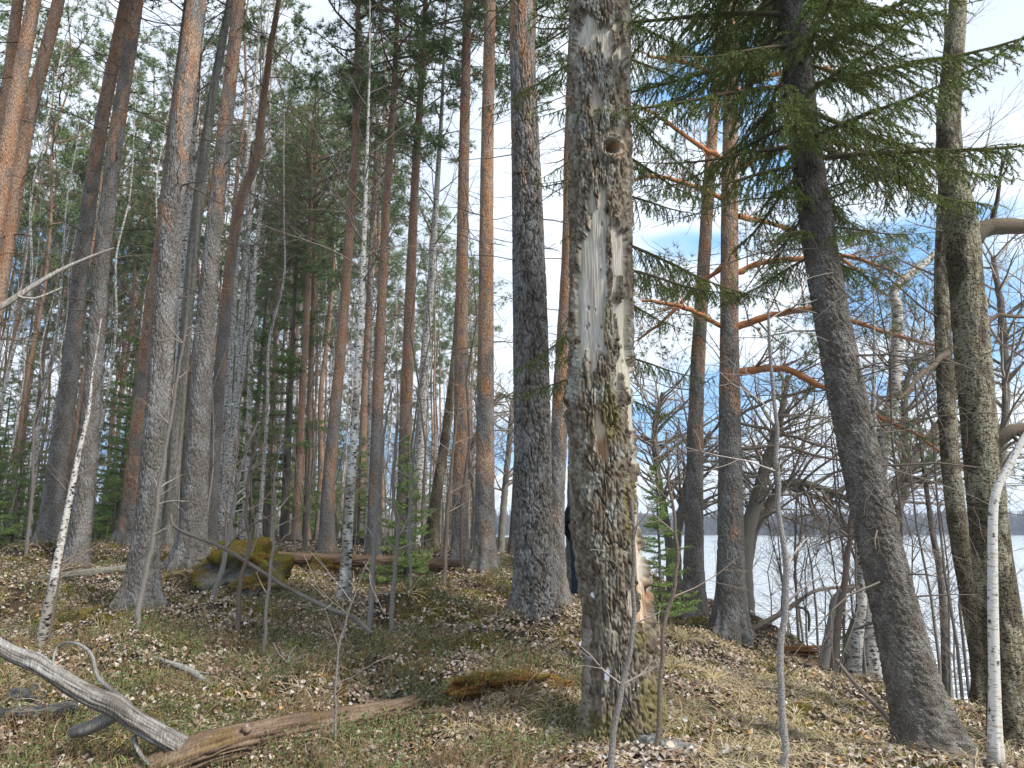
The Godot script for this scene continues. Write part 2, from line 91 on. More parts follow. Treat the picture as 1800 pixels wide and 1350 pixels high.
const LIMBS := [
	["stout dark-barked pine on the crest of the lake bank","orange",1,[3.258,4.499,-10.5,0.053,3.725,4.628,-10.3,0.045,4.294,4.635,-10.1,0.04,4.709,4.442,-10,0.035,5.113,4.253,-9.9,0.027,5.731,4.044,-9.8,0.019,6.191,3.926,-9.7,0.011]],
	["stout dark-barked pine on the crest of the lake bank","orange",1,[3.236,3.826,-10.5,0.061,3.547,3.862,-10.4,0.052,3.872,3.786,-10.2,0.047,4.389,3.429,-10,0.039,4.924,3.079,-9.9,0.03,5.372,2.8,-9.8,0.022,5.856,2.347,-9.7,0.015]],
	["stout dark-barked pine on the crest of the lake bank","orange",1,[3.306,5.319,-10.5,0.046,3.648,5.44,-10.4,0.041,4.07,5.426,-10.2,0.037,4.633,5.393,-10,0.032,4.998,5.194,-9.8,0.023,5.313,4.955,-9.7,0.015]],
	["stout dark-barked pine on the crest of the lake bank","orange",1,[3.045,4.499,-10.5,0.041,2.633,4.653,-10.3,0.036,2.252,4.748,-10.2,0.032,1.833,4.776,-10.1,0.02]],
	["stout dark-barked pine on the crest of the lake bank","orange",1,[3.094,5.407,-10.5,0.038,2.825,5.246,-10.8,0.034,2.333,4.771,-11,0.026,1.924,4.466,-11.2,0.017]],
	["stout dark-barked pine on the crest of the lake bank","orange",1,[3.4,6.941,-10.5,0.043,3.844,7.166,-10.4,0.038,4.455,7.242,-10.2,0.034,5.148,7.051,-10.1,0.025,5.723,6.686,-10,0.016]],
	["stout dark-barked pine on the crest of the lake bank","orange",1,[3.204,7.127,-10.5,0.043,2.743,7.352,-10.4,0.034,2.139,7.762,-10.3,0.026,1.785,7.889,-10.2,0.017]],
	["stout dark-barked pine on the crest of the lake bank","orange",1,[3.374,6.209,-10.5,0.042,4.211,6.197,-10.9,0.035,5.017,5.943,-11.2,0.031,6.05,5.324,-11.6,0.018]],
	["stout dark-barked pine on the crest of the lake bank","orange",1,[3.152,6.481,-10.5,0.038,2.494,6.609,-10.2,0.033,1.959,6.598,-10,0.024,1.736,6.505,-9.9,0.016]],
	["stout dark-barked pine on the crest of the lake bank","orange",1,[3.476,8.267,-10.5,0.04,4.019,8.493,-10.4,0.035,4.767,8.522,-10.3,0.026,5.466,8.171,-10.2,0.017]],
	["stout dark-barked pine on the crest of the lake bank","orange",1,[3.271,8.364,-10.5,0.04,2.717,8.687,-10.4,0.035,2.087,8.716,-10.3,0.022]],
	["stout dark-barked pine on the crest of the lake bank","dead",0,[3.184,3.209,-10.5,0.024,3.514,3.356,-10.4,0.02,3.967,3.499,-10.3,0.016,4.492,3.641,-10.2,0.008]],
	["stout dark-barked pine on the crest of the lake bank","dead",0,[3.185,3.088,-10.5,0.024,3.727,2.954,-10.4,0.02,4.15,2.783,-10.3,0.016,4.491,2.694,-10.2,0.008]],
	["stout dark-barked pine on the crest of the lake bank","dead",0,[3.164,2.726,-10.5,0.024,3.755,2.744,-10.3,0.02,4.249,2.578,-10.2,0.015,4.736,2.492,-10.1,0.008]],
	["big mottled aspen with a heavy side limb above the lake","aspen",0,[4.247,4.271,-6.6,0.106,4.462,4.384,-6.6,0.08,4.784,4.406,-6.6,0.074,5.218,4.469,-6.6,0.059]],
	["big mottled aspen with a heavy side limb above the lake","aspen",0,[4.183,2.308,-6.6,0.065,4.311,2.446,-6.5,0.05,4.463,2.471,-6.5,0.045,4.747,2.531,-6.4,0.029]],
	["big mottled aspen with a heavy side limb above the lake","aspen",0,[4.046,3.078,-6.6,0.026,4.42,3.531,-6.7,0.021,4.807,3.56,-6.8,0.016,5.195,3.533,-6.9,0.011]],
	["big mottled aspen with a heavy side limb above the lake","aspen",0,[3.956,3.183,-6.6,0.036,3.733,3.055,-6.5,0.025,3.295,2.713,-6.3,0.015]],
]
const SNAG := [0.758,0.205,-5.5,0.264,0.754,0.646,-5.5,0.249,0.749,1.026,-5.5,0.244,0.693,1.536,-5.5,0.249,0.677,1.859,-5.5,0.256,0.664,2.571,-5.5,0.25,0.67,3.007,-5.5,0.232,0.685,3.686,-5.5,0.231,0.701,4.397,-5.5,0.238,0.709,5.143,-5.5,0.239,0.722,5.926,-5.5,0.236]

const WATER := -1.4

class Build:
	var v := PackedVector3Array()
	var n := PackedVector3Array()
	var c := PackedColorArray()
	var uv := PackedVector2Array()
	var ix := PackedInt32Array()

	func tri(a: Vector3, b: Vector3, d: Vector3, nrm: Vector3, col: Color) -> void:
		var k := v.size()
		v.push_back(a); v.push_back(b); v.push_back(d)
		n.push_back(nrm); n.push_back(nrm); n.push_back(nrm)
		c.push_back(col); c.push_back(col); c.push_back(col)
		uv.push_back(Vector2.ZERO); uv.push_back(Vector2.ZERO); uv.push_back(Vector2.ZERO)
		if (b - a).cross(d - a).dot(nrm) > 0.0:
			ix.push_back(k); ix.push_back(k + 2); ix.push_back(k + 1)
		else:
			ix.push_back(k); ix.push_back(k + 1); ix.push_back(k + 2)

	func tube(p: PackedVector3Array, r: PackedFloat32Array, sides: int, c0: Color, c1: Color) -> void:
		var m := p.size()
		var k0 := v.size()
		var t := (p[1] - p[0]).normalized()
		var a := Vector3.RIGHT if absf(t.x) < 0.7 else Vector3.FORWARD
		a = (a - t * a.dot(t)).normalized()
		var along := 0.0
		for i in m:
			if i > 0:
				along += p[i].distance_to(p[i - 1])
			var q := (p[mini(i + 1, m - 1)] - p[maxi(i - 1, 0)])
			if q.length_squared() > 1e-12:
				t = q.normalized()
			a = (a - t * a.dot(t)).normalized()
			var b := a.cross(t)
			var col := c0.lerp(c1, float(i) / float(m - 1))
			for j in sides + 1:
				var w := TAU * float(j) / float(sides)
				var o := a * cos(w) + b * sin(w)
				v.push_back(p[i] + o * r[i])
				n.push_back(o)
				c.push_back(col)
				uv.push_back(Vector2(float(j) / float(sides), along))
		for i in m - 1:
			for j in sides:
				var k := k0 + i * (sides + 1) + j
				var l := k + sides + 1
				ix.push_back(k); ix.push_back(k + 1); ix.push_back(l + 1)
				ix.push_back(k); ix.push_back(l + 1); ix.push_back(l)

	func mesh() -> ArrayMesh:
		var a := []
		a.resize(Mesh.ARRAY_MAX)
		a[Mesh.ARRAY_VERTEX] = v
		a[Mesh.ARRAY_NORMAL] = n
		a[Mesh.ARRAY_COLOR] = c
		a[Mesh.ARRAY_TEX_UV] = uv
		a[Mesh.ARRAY_INDEX] = ix
		var out := ArrayMesh.new()
		out.add_surface_from_arrays(Mesh.PRIMITIVE_TRIANGLES, a)
		return out

var rng := RandomNumberGenerator.new()
var soft := FastNoiseLite.new()     # smooth noise, one feature per unit
var cells := FastNoiseLite.new()    # distance to the border between cells
var mats := {}
var taken := {}
var grid := PackedFloat32Array()
const GX0 := -16.0
const GZ0 := -30.0
const GS := 0.25
const GW := 121
const GH := 145

# ------------------------------------------------------------------ helpers
func numbered(called: String) -> String:
	taken[called] = taken.get(called, -1) + 1
	return called if taken[called] == 0 else "%s_%03d" % [called, taken[called]]

func thing(called: String, label: String, category: String, at: Vector3, group := "") -> Node3D:
	var o := Node3D.new()
	o.name = numbered(called)
	add_child(o)
	o.position = at
	o.set_meta("label", label)
	o.set_meta("category", category)
	if group:
		o.set_meta("group", group)
	return o

func part(parent: Node3D, called: String, m: Mesh, mat: Material) -> MeshInstance3D:
	var o := MeshInstance3D.new()
	o.mesh = m
	o.material_override = mat
	o.name = called
	parent.add_child(o, true)
	return o

func setting(called: String, m: Mesh, mat: Material, kind := "structure") -> MeshInstance3D:
	var o := MeshInstance3D.new()
	o.mesh = m
	o.material_override = mat
	o.name = numbered(called)
	add_child(o)
	o.set_meta("kind", kind)
	return o

func rnd(a: float, b: float) -> float:
	return rng.randf_range(a, b)

func rand_dir() -> Vector3:
	return Vector3(rng.randfn(), rng.randfn(), rng.randfn()).normalized()

func sm(a: float, b: float, x: float) -> float:
	return smoothstep(a, b, x)

func vary(col: Color, amount: float) -> Color:
	var k := 1.0 + rnd(-amount, amount)
	return Color(col.r * k * (1.0 + rnd(-0.08, 0.08)), col.g * k, col.b * k * (1.0 + rnd(-0.12, 0.12)))

# ------------------------------------------------------------------ terrain
var control: PackedVector4Array = PackedVector4Array()
var shore_table := PackedFloat32Array()

func shore_x(z: float) -> float:
	# where the water's edge runs, read from a table that is filled once
	if shore_table.is_empty():
		var xs := PackedFloat32Array([-20, 0, 6, 9, 12, 15, 20, 40, 60, 100, 150, 260, 400])
		var ys := PackedFloat32Array([9, 8, 7.2, 6.4, 6.0, 5.5, 4.8, 3.4, 1.0, -6, -30, -120, -250])
		for k in 1700:
			var e := -20.0 + k * 0.25
			var i := 0
			while i < xs.size() - 2 and e >= xs[i + 1]:
				i += 1
			shore_table.push_back(lerpf(ys[i], ys[i + 1], clampf((e - xs[i]) / (xs[i + 1] - xs[i]), 0.0, 1.0)) + 0.35 * soft.get_noise_2d(e * 0.6, 7.0))
	var f := clampf((20.0 - z) * 4.0, 0.0, 1698.0)
	var n := int(f)
	return lerpf(shore_table[n], shore_table[n + 1], f - n)

func raw_height(x: float, z: float) -> float:
	var sw := 0.0
	var sh := 0.0
	if control.is_empty():
		for p in CONTROL:
			control.push_back(Vector4(p[0], p[1], p[2], p[3]))
	for p in control:
		var dx := x - p.x
		var dz := z - p.y
		var s := 0.35 * p.w
		var q := dx * dx + dz * dz + s * s
		var w := p.w / (q * sqrt(q))
		sw += w
		sh += w * p.z
	var h := sh / sw
	var d := x - shore_x(z)
	var k := sm(-2.3, 0.2, d)
	h = lerpf(h, WATER - 0.05 - 0.35 * maxf(d, 0.0), k)
	return h

func ground(x: float, z: float) -> float:
	var fx := (x - GX0) / GS
	var fz := (z - GZ0) / GS
	var h: float
	if fx < 0.0 or fz < 0.0 or fx >= GW - 1 or fz >= GH - 1:
		h = raw_height(x, z)
	else:
		var i := int(fx)
		var j := int(fz)
		var a := fx - i
		var b := fz - j
		var k := j * GW + i
		h = lerpf(lerpf(grid[k], grid[k + 1], a), lerpf(grid[k + GW], grid[k + GW + 1], a), b)
	if x < shore_x(z) + 0.5:
		h += 0.05 * soft.get_noise_2d(x * 1.3, z * 1.3) + 0.03 * soft.get_noise_2d(x * 4.1 + 30.0, z * 4.1)
	return h

func build_ground() -> void:
	grid.resize(GW * GH)
	for j in GH:
		for i in GW:
			grid[j * GW + i] = raw_height(GX0 + i * GS, GZ0 + j * GS)
	var b := Build.new()
	# rings round the place where one stands, wider apart with distance
	var radii := PackedFloat32Array([0.0])
	var r := 0.4
	while r < 330.0:
		radii.push_back(r)
		r *= 1.012 if r < 30.0 else 1.05
		if r < 4.0:
			r += 0.05
	var spokes := 620
	for i in radii.size():
		for j in spokes:
			# spokes stand closer together where the wood is, evenly elsewhere
			var u := float(j) / spokes
			var ang := TAU * u - 0.86 * sin(TAU * u)
			var x := radii[i] * sin(ang)
			var z := -radii[i] * cos(ang)
			var h := ground(x, z)
			if radii[i] < 30.0:
				h += 0.018 * soft.get_noise_2d(x * 11.0, z * 11.0) + 0.012 * soft.get_noise_2d(x * 27.0, z * 27.0)
			b.v.push_back(Vector3(x, h, z))
			var moss := sm(0.02, 0.35, soft.get_noise_2d(x * 0.9 + 40.0, z * 0.9) + 0.45 * soft.get_noise_2d(x * 3.5, z * 3.5 + 9.0) - 0.1)
			var bare := sm(0.0, 0.5, soft.get_noise_2d(x * 1.6 - 70.0, z * 1.6))
			var col := Color(0.095, 0.072, 0.05).lerp(Color(0.17, 0.135, 0.1), bare)
			col = col.lerp(Color(0.18, 0.15, 0.06), moss * 0.5)
			var k := 1.0 + 0.3 * soft.get_noise_2d(x * 30.0, z * 30.0)
			b.c.push_back(Color(col.r * k, col.g * k, col.b * k))
			b.n.push_back(Vector3.UP)
			b.uv.push_back(Vector2(x, z))
	for i in radii.size() - 1:
		for j in spokes:
			var k := i * spokes + j
			var k2 := i * spokes + (j + 1) % spokes
			b.ix.push_back(k); b.ix.push_back(k + spokes); b.ix.push_back(k2 + spokes)
			b.ix.push_back(k); b.ix.push_back(k2 + spokes); b.ix.push_back(k2)
	fix_normals(b)
	setting("ground", b.mesh(), mats.soil)

func fix_normals(b: Build) -> void:
	# smooth normals from the faces (clockwise front faces)
	b.n.fill(Vector3.ZERO)
	var i := 0
	while i < b.ix.size():
		var p := b.ix[i]
		var q := b.ix[i + 1]
		var s := b.ix[i + 2]
		var f := (b.v[s] - b.v[p]).cross(b.v[q] - b.v[p])
		b.n[p] += f
		b.n[q] += f
		b.n[s] += f
		i += 3
	for k in b.n.size():
		b.n[k] = b.n[k].normalized() if b.n[k].length_squared() > 1e-20 else Vector3.UP

# ------------------------------------------------------------------ materials
func noise_image(size: int, freq: float, kind: int, octaves: int, seed_: int, lo: Color, hi: Color, ret := 0) -> ImageTexture:
	var f := FastNoiseLite.new()
	f.noise_type = kind
	f.seed = seed_
	f.frequency = freq
	f.fractal_octaves = octaves
	if kind == FastNoiseLite.TYPE_CELLULAR:
		f.cellular_return_type = ret
	var im := f.get_seamless_image(size, size)
	im.convert(Image.FORMAT_RGB8)
	var d := im.get_data()
	for i in range(0, d.size(), 3):
		var t := d[i] / 255.0
		d[i] = int(255.0 * lerpf(lo.r, hi.r, t))
		d[i + 1] = int(255.0 * lerpf(lo.g, hi.g, t))
		d[i + 2] = int(255.0 * lerpf(lo.b, hi.b, t))
	return ImageTexture.create_from_image(Image.create_from_data(size, size, false, Image.FORMAT_RGB8, d))

func plain(rough: float, spec := 0.3) -> StandardMaterial3D:
	var m := StandardMaterial3D.new()
	m.vertex_color_use_as_albedo = true
	m.roughness = rough
	m.metallic_specular = spec
	return m

func grained(rough: float, tex: Texture2D, bump: Texture2D, scale: Vector3, bump_cm: float) -> StandardMaterial3D:
	var m := plain(rough)
	m.uv1_triplanar = true
	m.uv1_scale = scale
	m.albedo_texture = tex
	if bump:
		m.heightmap_enabled = true
		m.heightmap_texture = bump
		m.heightmap_scale = bump_cm
	return m

func build_materials() -> void:
	var fine := noise_image(512, 0.03, FastNoiseLite.TYPE_SIMPLEX, 5, 3, Color(0.45, 0.45, 0.45), Color(1, 1, 1))
	var relief := noise_image(512, 0.02, FastNoiseLite.TYPE_SIMPLEX, 5, 5, Color(0, 0, 0), Color(1, 1, 1))
	var flakes := noise_image(512, 0.04, FastNoiseLite.TYPE_CELLULAR, 1, 8, Color(0, 0, 0), Color(1, 1, 1), FastNoiseLite.RETURN_DISTANCE2_SUB)
	mats.soil = grained(1.0, fine, relief, Vector3(2.1, 2.1, 2.1), 3.0)
	mats.pine = grained(0.95, fine, flakes, Vector3(3.0, 1.0, 3.0), 1.6)
	mats.spruce = grained(0.95, fine, flakes, Vector3(4.0, 2.6, 4.0), 1.0)
	mats.grey = grained(0.9, fine, relief, Vector3(3.5, 0.5, 3.5), 1.0)
	mats.wood = grained(0.85, fine, relief, Vector3(6.0, 0.7, 6.0), 0.5)
	mats.log = grained(0.9, fine, relief, Vector3(0.9, 5.0, 3.0), 0.8)
	mats.rock = grained(0.95, fine, relief, Vector3(2.5, 2.5, 2.5), 1.2)
	mats.twig = plain(0.85)
	mats.needle = plain(0.55, 0.4)
	mats.needle.backlight = Color(0.4, 0.5, 0.18)
	mats.leaf = plain(0.75)
	mats.leaf.backlight = Color(0.15, 0.13, 0.1)
	mats.birch = plain(0.7)
	mats.birch.albedo_texture = birch_image(230)
	mats.young_birch = plain(0.7)
	mats.young_birch.albedo_texture = birch_image(46)
	mats.aspen = plain(0.85)
	mats.aspen.albedo_texture = aspen_image()
	mats.aspen.heightmap_enabled = true
	mats.aspen.heightmap_texture = relief
	mats.aspen.heightmap_scale = 1.0
	var w := StandardMaterial3D.new()
	w.albedo_color = Color(0.78, 0.81, 0.83)
	w.roughness = 0.1
	w.metallic_specular = 1.0
	w.uv1_scale = Vector3(1, 1, 1)
	var rip := FastNoiseLite.new()
	rip.noise_type = FastNoiseLite.TYPE_SIMPLEX
	rip.frequency = 0.02
	rip.fractal_octaves = 4
	rip.seed = 12
	var im := rip.get_seamless_image(1024, 1024)
	w.heightmap_enabled = true
	w.heightmap_texture = ImageTexture.create_from_image(im)
	w.heightmap_scale = 24.0
	mats.water = w
	mats.cloth = plain(0.9)
	mats.snag = plain(0.95)
	mats.bark = grained(0.9, fine, relief, Vector3(7.0, 5.0, 7.0), 0.3)
	mats.aspenlimb = grained(0.9, fine, relief, Vector3(5.0, 5.0, 5.0), 0.5)
	mats.plank = grained(0.9, fine, relief, Vector3(1.5, 12.0, 8.0), 0.3)
	mats.plank.vertex_color_use_as_albedo = false
	mats.plank.albedo_color = Color(0.78, 0.58, 0.38)
	mats.paint = plain(0.8)

func birch_image(scars: int) -> ImageTexture:
	var im := Image.create(256, 1024, false, Image.FORMAT_RGB8)
	im.fill(Color(0.93, 0.92, 0.9))
	var g := RandomNumberGenerator.new()
	g.seed = 77
	for k in 130:      # grey and buff clouds of the bark itself
		var y := g.randi_range(0, 1000)
		im.fill_rect(Rect2i(g.randi_range(-40, 250), y, g.randi_range(30, 120), g.randi_range(2, 9)), Color(0.8, 0.76, 0.7).lerp(Color(0.97, 0.96, 0.94), g.randf()))
	for k in 560:      # lenticels
		im.fill_rect(Rect2i(g.randi_range(-20, 250), g.randi_range(0, 1020), g.randi_range(6, 40), g.randi_range(1, 2)), Color(0.3, 0.26, 0.24).lerp(Color(0.66, 0.61, 0.55), g.randf()))
	for k in scars:    # black scars, broken into short dashes
		var cx := g.randi_range(0, 255)
		var cy := g.randi_range(10, 1010)
		var w := g.randi_range(8, 34)
		var h := g.randi_range(2, 14)
		for yy in range(-h, h):
			if g.randf() < 0.25:
				continue
			var t := sqrt(1.0 - float(yy * yy) / float(h * h))
			var ww := int(w * t * g.randf_range(0.25, 1.0)) + 1
			var sx := g.randi_range(-8, 8)
			for o in [-256, 0, 256]:
				im.fill_rect(Rect2i(cx - ww + o + sx, cy + yy, ww * 2, 1), Color(0.15, 0.14, 0.13).lerp(Color(0.32, 0.3, 0.27), g.randf() * 0.6))
	return ImageTexture.create_from_image(im)

func aspen_image() -> ImageTexture:
	var im := Image.create(256, 1024, false, Image.FORMAT_RGB8)
	im.fill(Color(0.8, 0.79, 0.73))
	var g := RandomNumberGenerator.new()
	g.seed = 78
	for k in 900:
		im.fill_rect(Rect2i(g.randi_range(-20, 250), g.randi_range(0, 1020), g.randi_range(3, 26), g.randi_range(2, 26)), Color(0.62, 0.6, 0.5).lerp(Color(0.92, 0.9, 0.8), g.randf()))
	for k in 1500:
		var cx := g.randi_range(0, 255)
		var cy := g.randi_range(4, 1018)
		var h := g.randi_range(1, 4)
		for yy in range(-h, h + 1):
			var ww := int((h - absi(yy)) * g.randf_range(0.8, 4.0)) + 1
			im.fill_rect(Rect2i(cx - ww, cy + yy, ww * 2, 1), Color(0.22, 0.19, 0.15).lerp(Color(0.5, 0.46, 0.4), g.randf() * 0.7))
	return ImageTexture.create_from_image(im)

# ------------------------------------------------------------------ trunks
func unpack(a: Array) -> Array:
	var p := PackedVector3Array()
	var r := PackedFloat32Array()
	for i in range(0, a.size(), 4):
		p.push_back(Vector3(a[i], a[i + 1], a[i + 2]))
		r.push_back(a[i + 3])
	return [p, r]

func resample(p: PackedVector3Array, r: PackedFloat32Array, step: float) -> Array:
	var q := PackedVector3Array()
	var s := PackedFloat32Array()
	var m := p.size()
	for i in m - 1:
		var a := p[maxi(i - 1, 0)]
		var d := p[mini(i + 2, m - 1)]
		var cnt := maxi(1, int(ceil(p[i].distance_to(p[i + 1]) / step)))
		for k in cnt:
			var t := float(k) / cnt
			q.push_back(p[i].cubic_interpolate(p[i + 1], a, d, t))
			s.push_back(lerpf(r[i], r[i + 1], t))
	q.push_back(p[m - 1])
	s.push_back(r[m - 1])
	return [q, s]

func pine_color(x: float, h: float, z: float, h0: float) -> Color:
	var m := (h - h0) * 0.55 + 1.5 * soft.get_noise_3d(x * 3.0, h * 1.0, z * 3.0) + 0.9 * soft.get_noise_3d(x * 11.0, h * 3.5, z * 11.0)
	var k := sm(-0.55, 0.75, m)
	var grey := Color(0.3, 0.275, 0.25).lerp(Color(0.41, 0.4, 0.385), sm(-0.3, 0.5, soft.get_noise_3d(x * 5.0 + 9.0, h * 2.4, z * 5.0)))
	var warm := Color(0.64, 0.355, 0.205).lerp(Color(0.67, 0.47, 0.34), sm(-0.55, 0.35, soft.get_noise_3d(x * 7.0, h * 2.0 + 50.0, z * 7.0)))
	var scale := sm(0.28, 0.5, soft.get_noise_3d(x * 14.0 + 3.0, h * 5.0, z * 14.0))   # grey scales left on the orange bark
	return grey.lerp(warm.lerp(Color(0.38, 0.31, 0.27), scale * 0.85), k)

func trunk_mesh(p: PackedVector3Array, r: PackedFloat32Array, kind: String, step: float, sides: int, h0: float, near: int, foot := 0.65) -> ArrayMesh:
	# p is relative to the foot of the tree at (0, 0, 0)
	var q := resample(p, r, step)
	if near == 2:      # finer below, where one stands close to it
		var cut := 0
		while cut < p.size() - 2 and p[cut].y < 4.5:
			cut += 1
		var lo := resample(p.slice(0, cut + 1), r.slice(0, cut + 1), step)
		var hi := resample(p.slice(cut), r.slice(cut), step * 3.0)
		lo[0].remove_at(lo[0].size() - 1)
		lo[1].remove_at(lo[1].size() - 1)
		lo[0].append_array(hi[0])
		lo[1].append_array(hi[1])
		q = lo
	var pts: PackedVector3Array = q[0]
	var rad: PackedFloat32Array = q[1]
	var b := Build.new()
	var m := pts.size()
	var a := Vector3.RIGHT
	var off := rnd(-50, 50)
	var coarse := kind == "pine" and h0 > 6.8 and h0 < 7.0
	var fine := 20.0 if coarse else 27.0
	for i in m:
		var t := (pts[mini(i + 1, m - 1)] - pts[maxi(i - 1, 0)]).normalized()
		a = (a - t * a.dot(t)).normalized()
		var bb := a.cross(t)
		var h := pts[i].y
		var flare := exp(-maxf(h, 0.0) / 0.22)
		for j in sides + 1:
			var w := TAU * float(j % sides) / sides
			var o := a * cos(w) + bb * sin(w)
			var rr := rad[i] * (1.0 + flare * foot * (0.25 + 0.75 * pow(maxf(0.0, soft.get_noise_2d(cos(w) * 1.6 + off, sin(w) * 1.6) + 0.35), 1.0)))
			var s := pts[i] + o * rr
			var sx := s.x + off
			var sz := s.z
			var col := Color(1, 1, 1)
			if kind == "pine":
				col = pine_color(sx, h, sz, h0)
				if near > 0:
					var low := 1.0 - sm(h0 - 1.2, h0 + 1.6, h)
					var plate := sm(0.0, 0.15 if coarse else 0.2, cells.get_noise_3d(sx * fine + 0.5 * soft.get_noise_3d(sx * 9.0, h * 4.0, sz * 9.0), h * fine * 0.25, sz * fine) + 1.0)
					if coarse:   # long interlacing furrows between the plates
						plate = 0.4 * plate + 0.6 * sm(0.0, 0.2, absf(soft.get_noise_3d(sx * 11.0, h * 2.3, sz * 11.0)) * 2.0)
					rr += (plate - 0.8) * (0.003 + (0.06 if coarse else 0.012) * low) + 0.004 * soft.get_noise_3d(sx * 9.0, h * 2.0, sz * 9.0)
			elif kind == "spruce":
				col = Color(0.23, 0.205, 0.18).lerp(Color(0.33, 0.31, 0.28), sm(-0.3, 0.4, soft.get_noise_3d(sx * 9.0, h * 5.0, sz * 9.0)))
				var plate := sm(0.03, 0.34, cells.get_noise_3d(sx * 34.0, h * 17.0, sz * 34.0) + 1.0)
				rr += (plate - 0.7) * 0.012
			elif kind == "grey":
				col = Color(0.24, 0.23, 0.2).lerp(Color(0.4, 0.38, 0.34), sm(-0.3, 0.5, soft.get_noise_3d(sx * 12.0, h * 0.8, sz * 12.0)))
				rr += 0.004 * soft.get_noise_3d(sx * 20.0, h * 1.5, sz * 20.0)
			elif kind == "birch":
				var dark := sm(0.25, 0.6, soft.get_noise_3d(sx * 4.0, h * 1.8, sz * 4.0) * 0.8 + 0.5 * exp(-h / 0.5))
				col = Color(0.66, 0.66, 0.65).lerp(Color(0.26, 0.25, 0.22), dark * 0.8)
			elif kind == "aspen":
				var crust := sm(-0.15, 0.3, soft.get_noise_3d(sx * 3.0, h * 1.3, sz * 3.0) + 0.5 * soft.get_noise_3d(sx * 14.0, h * 6.0, sz * 14.0) + 0.42 - 0.07 * h)
				col = Color(0.44, 0.425, 0.385).lerp(Color(0.18, 0.16, 0.14), crust)
				var lichen := sm(0.42, 0.6, soft.get_noise_3d(sx * 8.0 + 40.0, h * 6.0, sz * 8.0))
				col = col.lerp(Color(0.42, 0.37, 0.2), lichen * 0.25)
				rr += crust * 0.008 * cells.get_noise_3d(sx * 18.0, h * 6.0, sz * 18.0)
			b.v.push_back(pts[i] + o * rr)
			b.n.push_back(o)
			b.c.push_back(col)
			b.uv.push_back(Vector2(float(j) / sides * maxf(1.0, roundf(rad[0] / 0.07)), h / 1.3 + off))
	for i in m - 1:
		for j in sides:
			var k := i * (sides + 1) + j
			var l := k + sides + 1
			b.ix.push_back(k); b.ix.push_back(k + 1); b.ix.push_back(l + 1)
			b.ix.push_back(k); b.ix.push_back(l + 1); b.ix.push_back(l)
	if near > 0 or kind == "spruce":
		fix_normals(b)
		for i in m:   # close the seam
			var k := i * (sides + 1)
			var s := (b.n[k] + b.n[k + sides]).normalized()
			b.n[k] = s
			b.n[k + sides] = s
	return b.mesh()

# ------------------------------------------------------------------ twigs, needles, boughs
func grow(b: Build, p: Vector3, d: Vector3, length: float, r: float, level: int, kids: int, col: Color, rise: float, tips: Array, spread := 0.9) -> void:
	var seg := 3 if level > 0 else 4
	if length > 1.2:
		seg += 2
	var pts := PackedVector3Array([p])
	var rad := PackedFloat32Array([r])
	var q := p
	var dd := d
	for i in seg:
		dd = (dd + rand_dir() * 0.22 + Vector3.UP * rise * 0.25).normalized()
		q += dd * length / seg
		pts.push_back(q)
		rad.push_back(maxf(r * (1.0 - 0.8 * float(i + 1) / seg), 0.0016))
	b.tube(pts, rad, 5 if r > 0.03 else 3, col, vary(col, 0.15))
	tips.push_back([q, dd])
	if level <= 0:
		return
	for k in kids:
		var t := rnd(0.25, 0.98)
		var fi := t * seg
		var i := mini(int(fi), seg - 1)
		var at := pts[i].lerp(pts[i + 1], fi - i)
		var ax := (pts[i + 1] - pts[i]).normalized()
		var side := ax.cross(rand_dir()).normalized()
		var nd := (ax * rnd(0.5, 0.9) + side * spread * rnd(0.6, 1.1)).normalized()
		grow(b, at, nd, length * rnd(0.35, 0.62) * (1.15 - 0.5 * t), maxf(lerpf(rad[i], rad[i + 1], fi - i) * 0.6, 0.002), level - 1, maxi(2, kids - 2), col, rise, tips, spread)

func tuft(b: Build, p: Vector3, d: Vector3, length: float, blades: int, width: float, col: Color, open := 0.8) -> void:
	for k in blades:
		var e := (d * 0.7 + rand_dir() * open).normalized()
		var s := e.cross(rand_dir()).normalized()
		var l := length * rnd(0.7, 1.1)
		b.tri(p - s * width * 0.5, p + s * width * 0.5, p + e * l, s.cross(e).normalized(), vary(col, 0.22))

const PINE_GREEN := Color(0.18, 0.245, 0.105)
const SPRUCE_GREEN := Color(0.165, 0.24, 0.07)

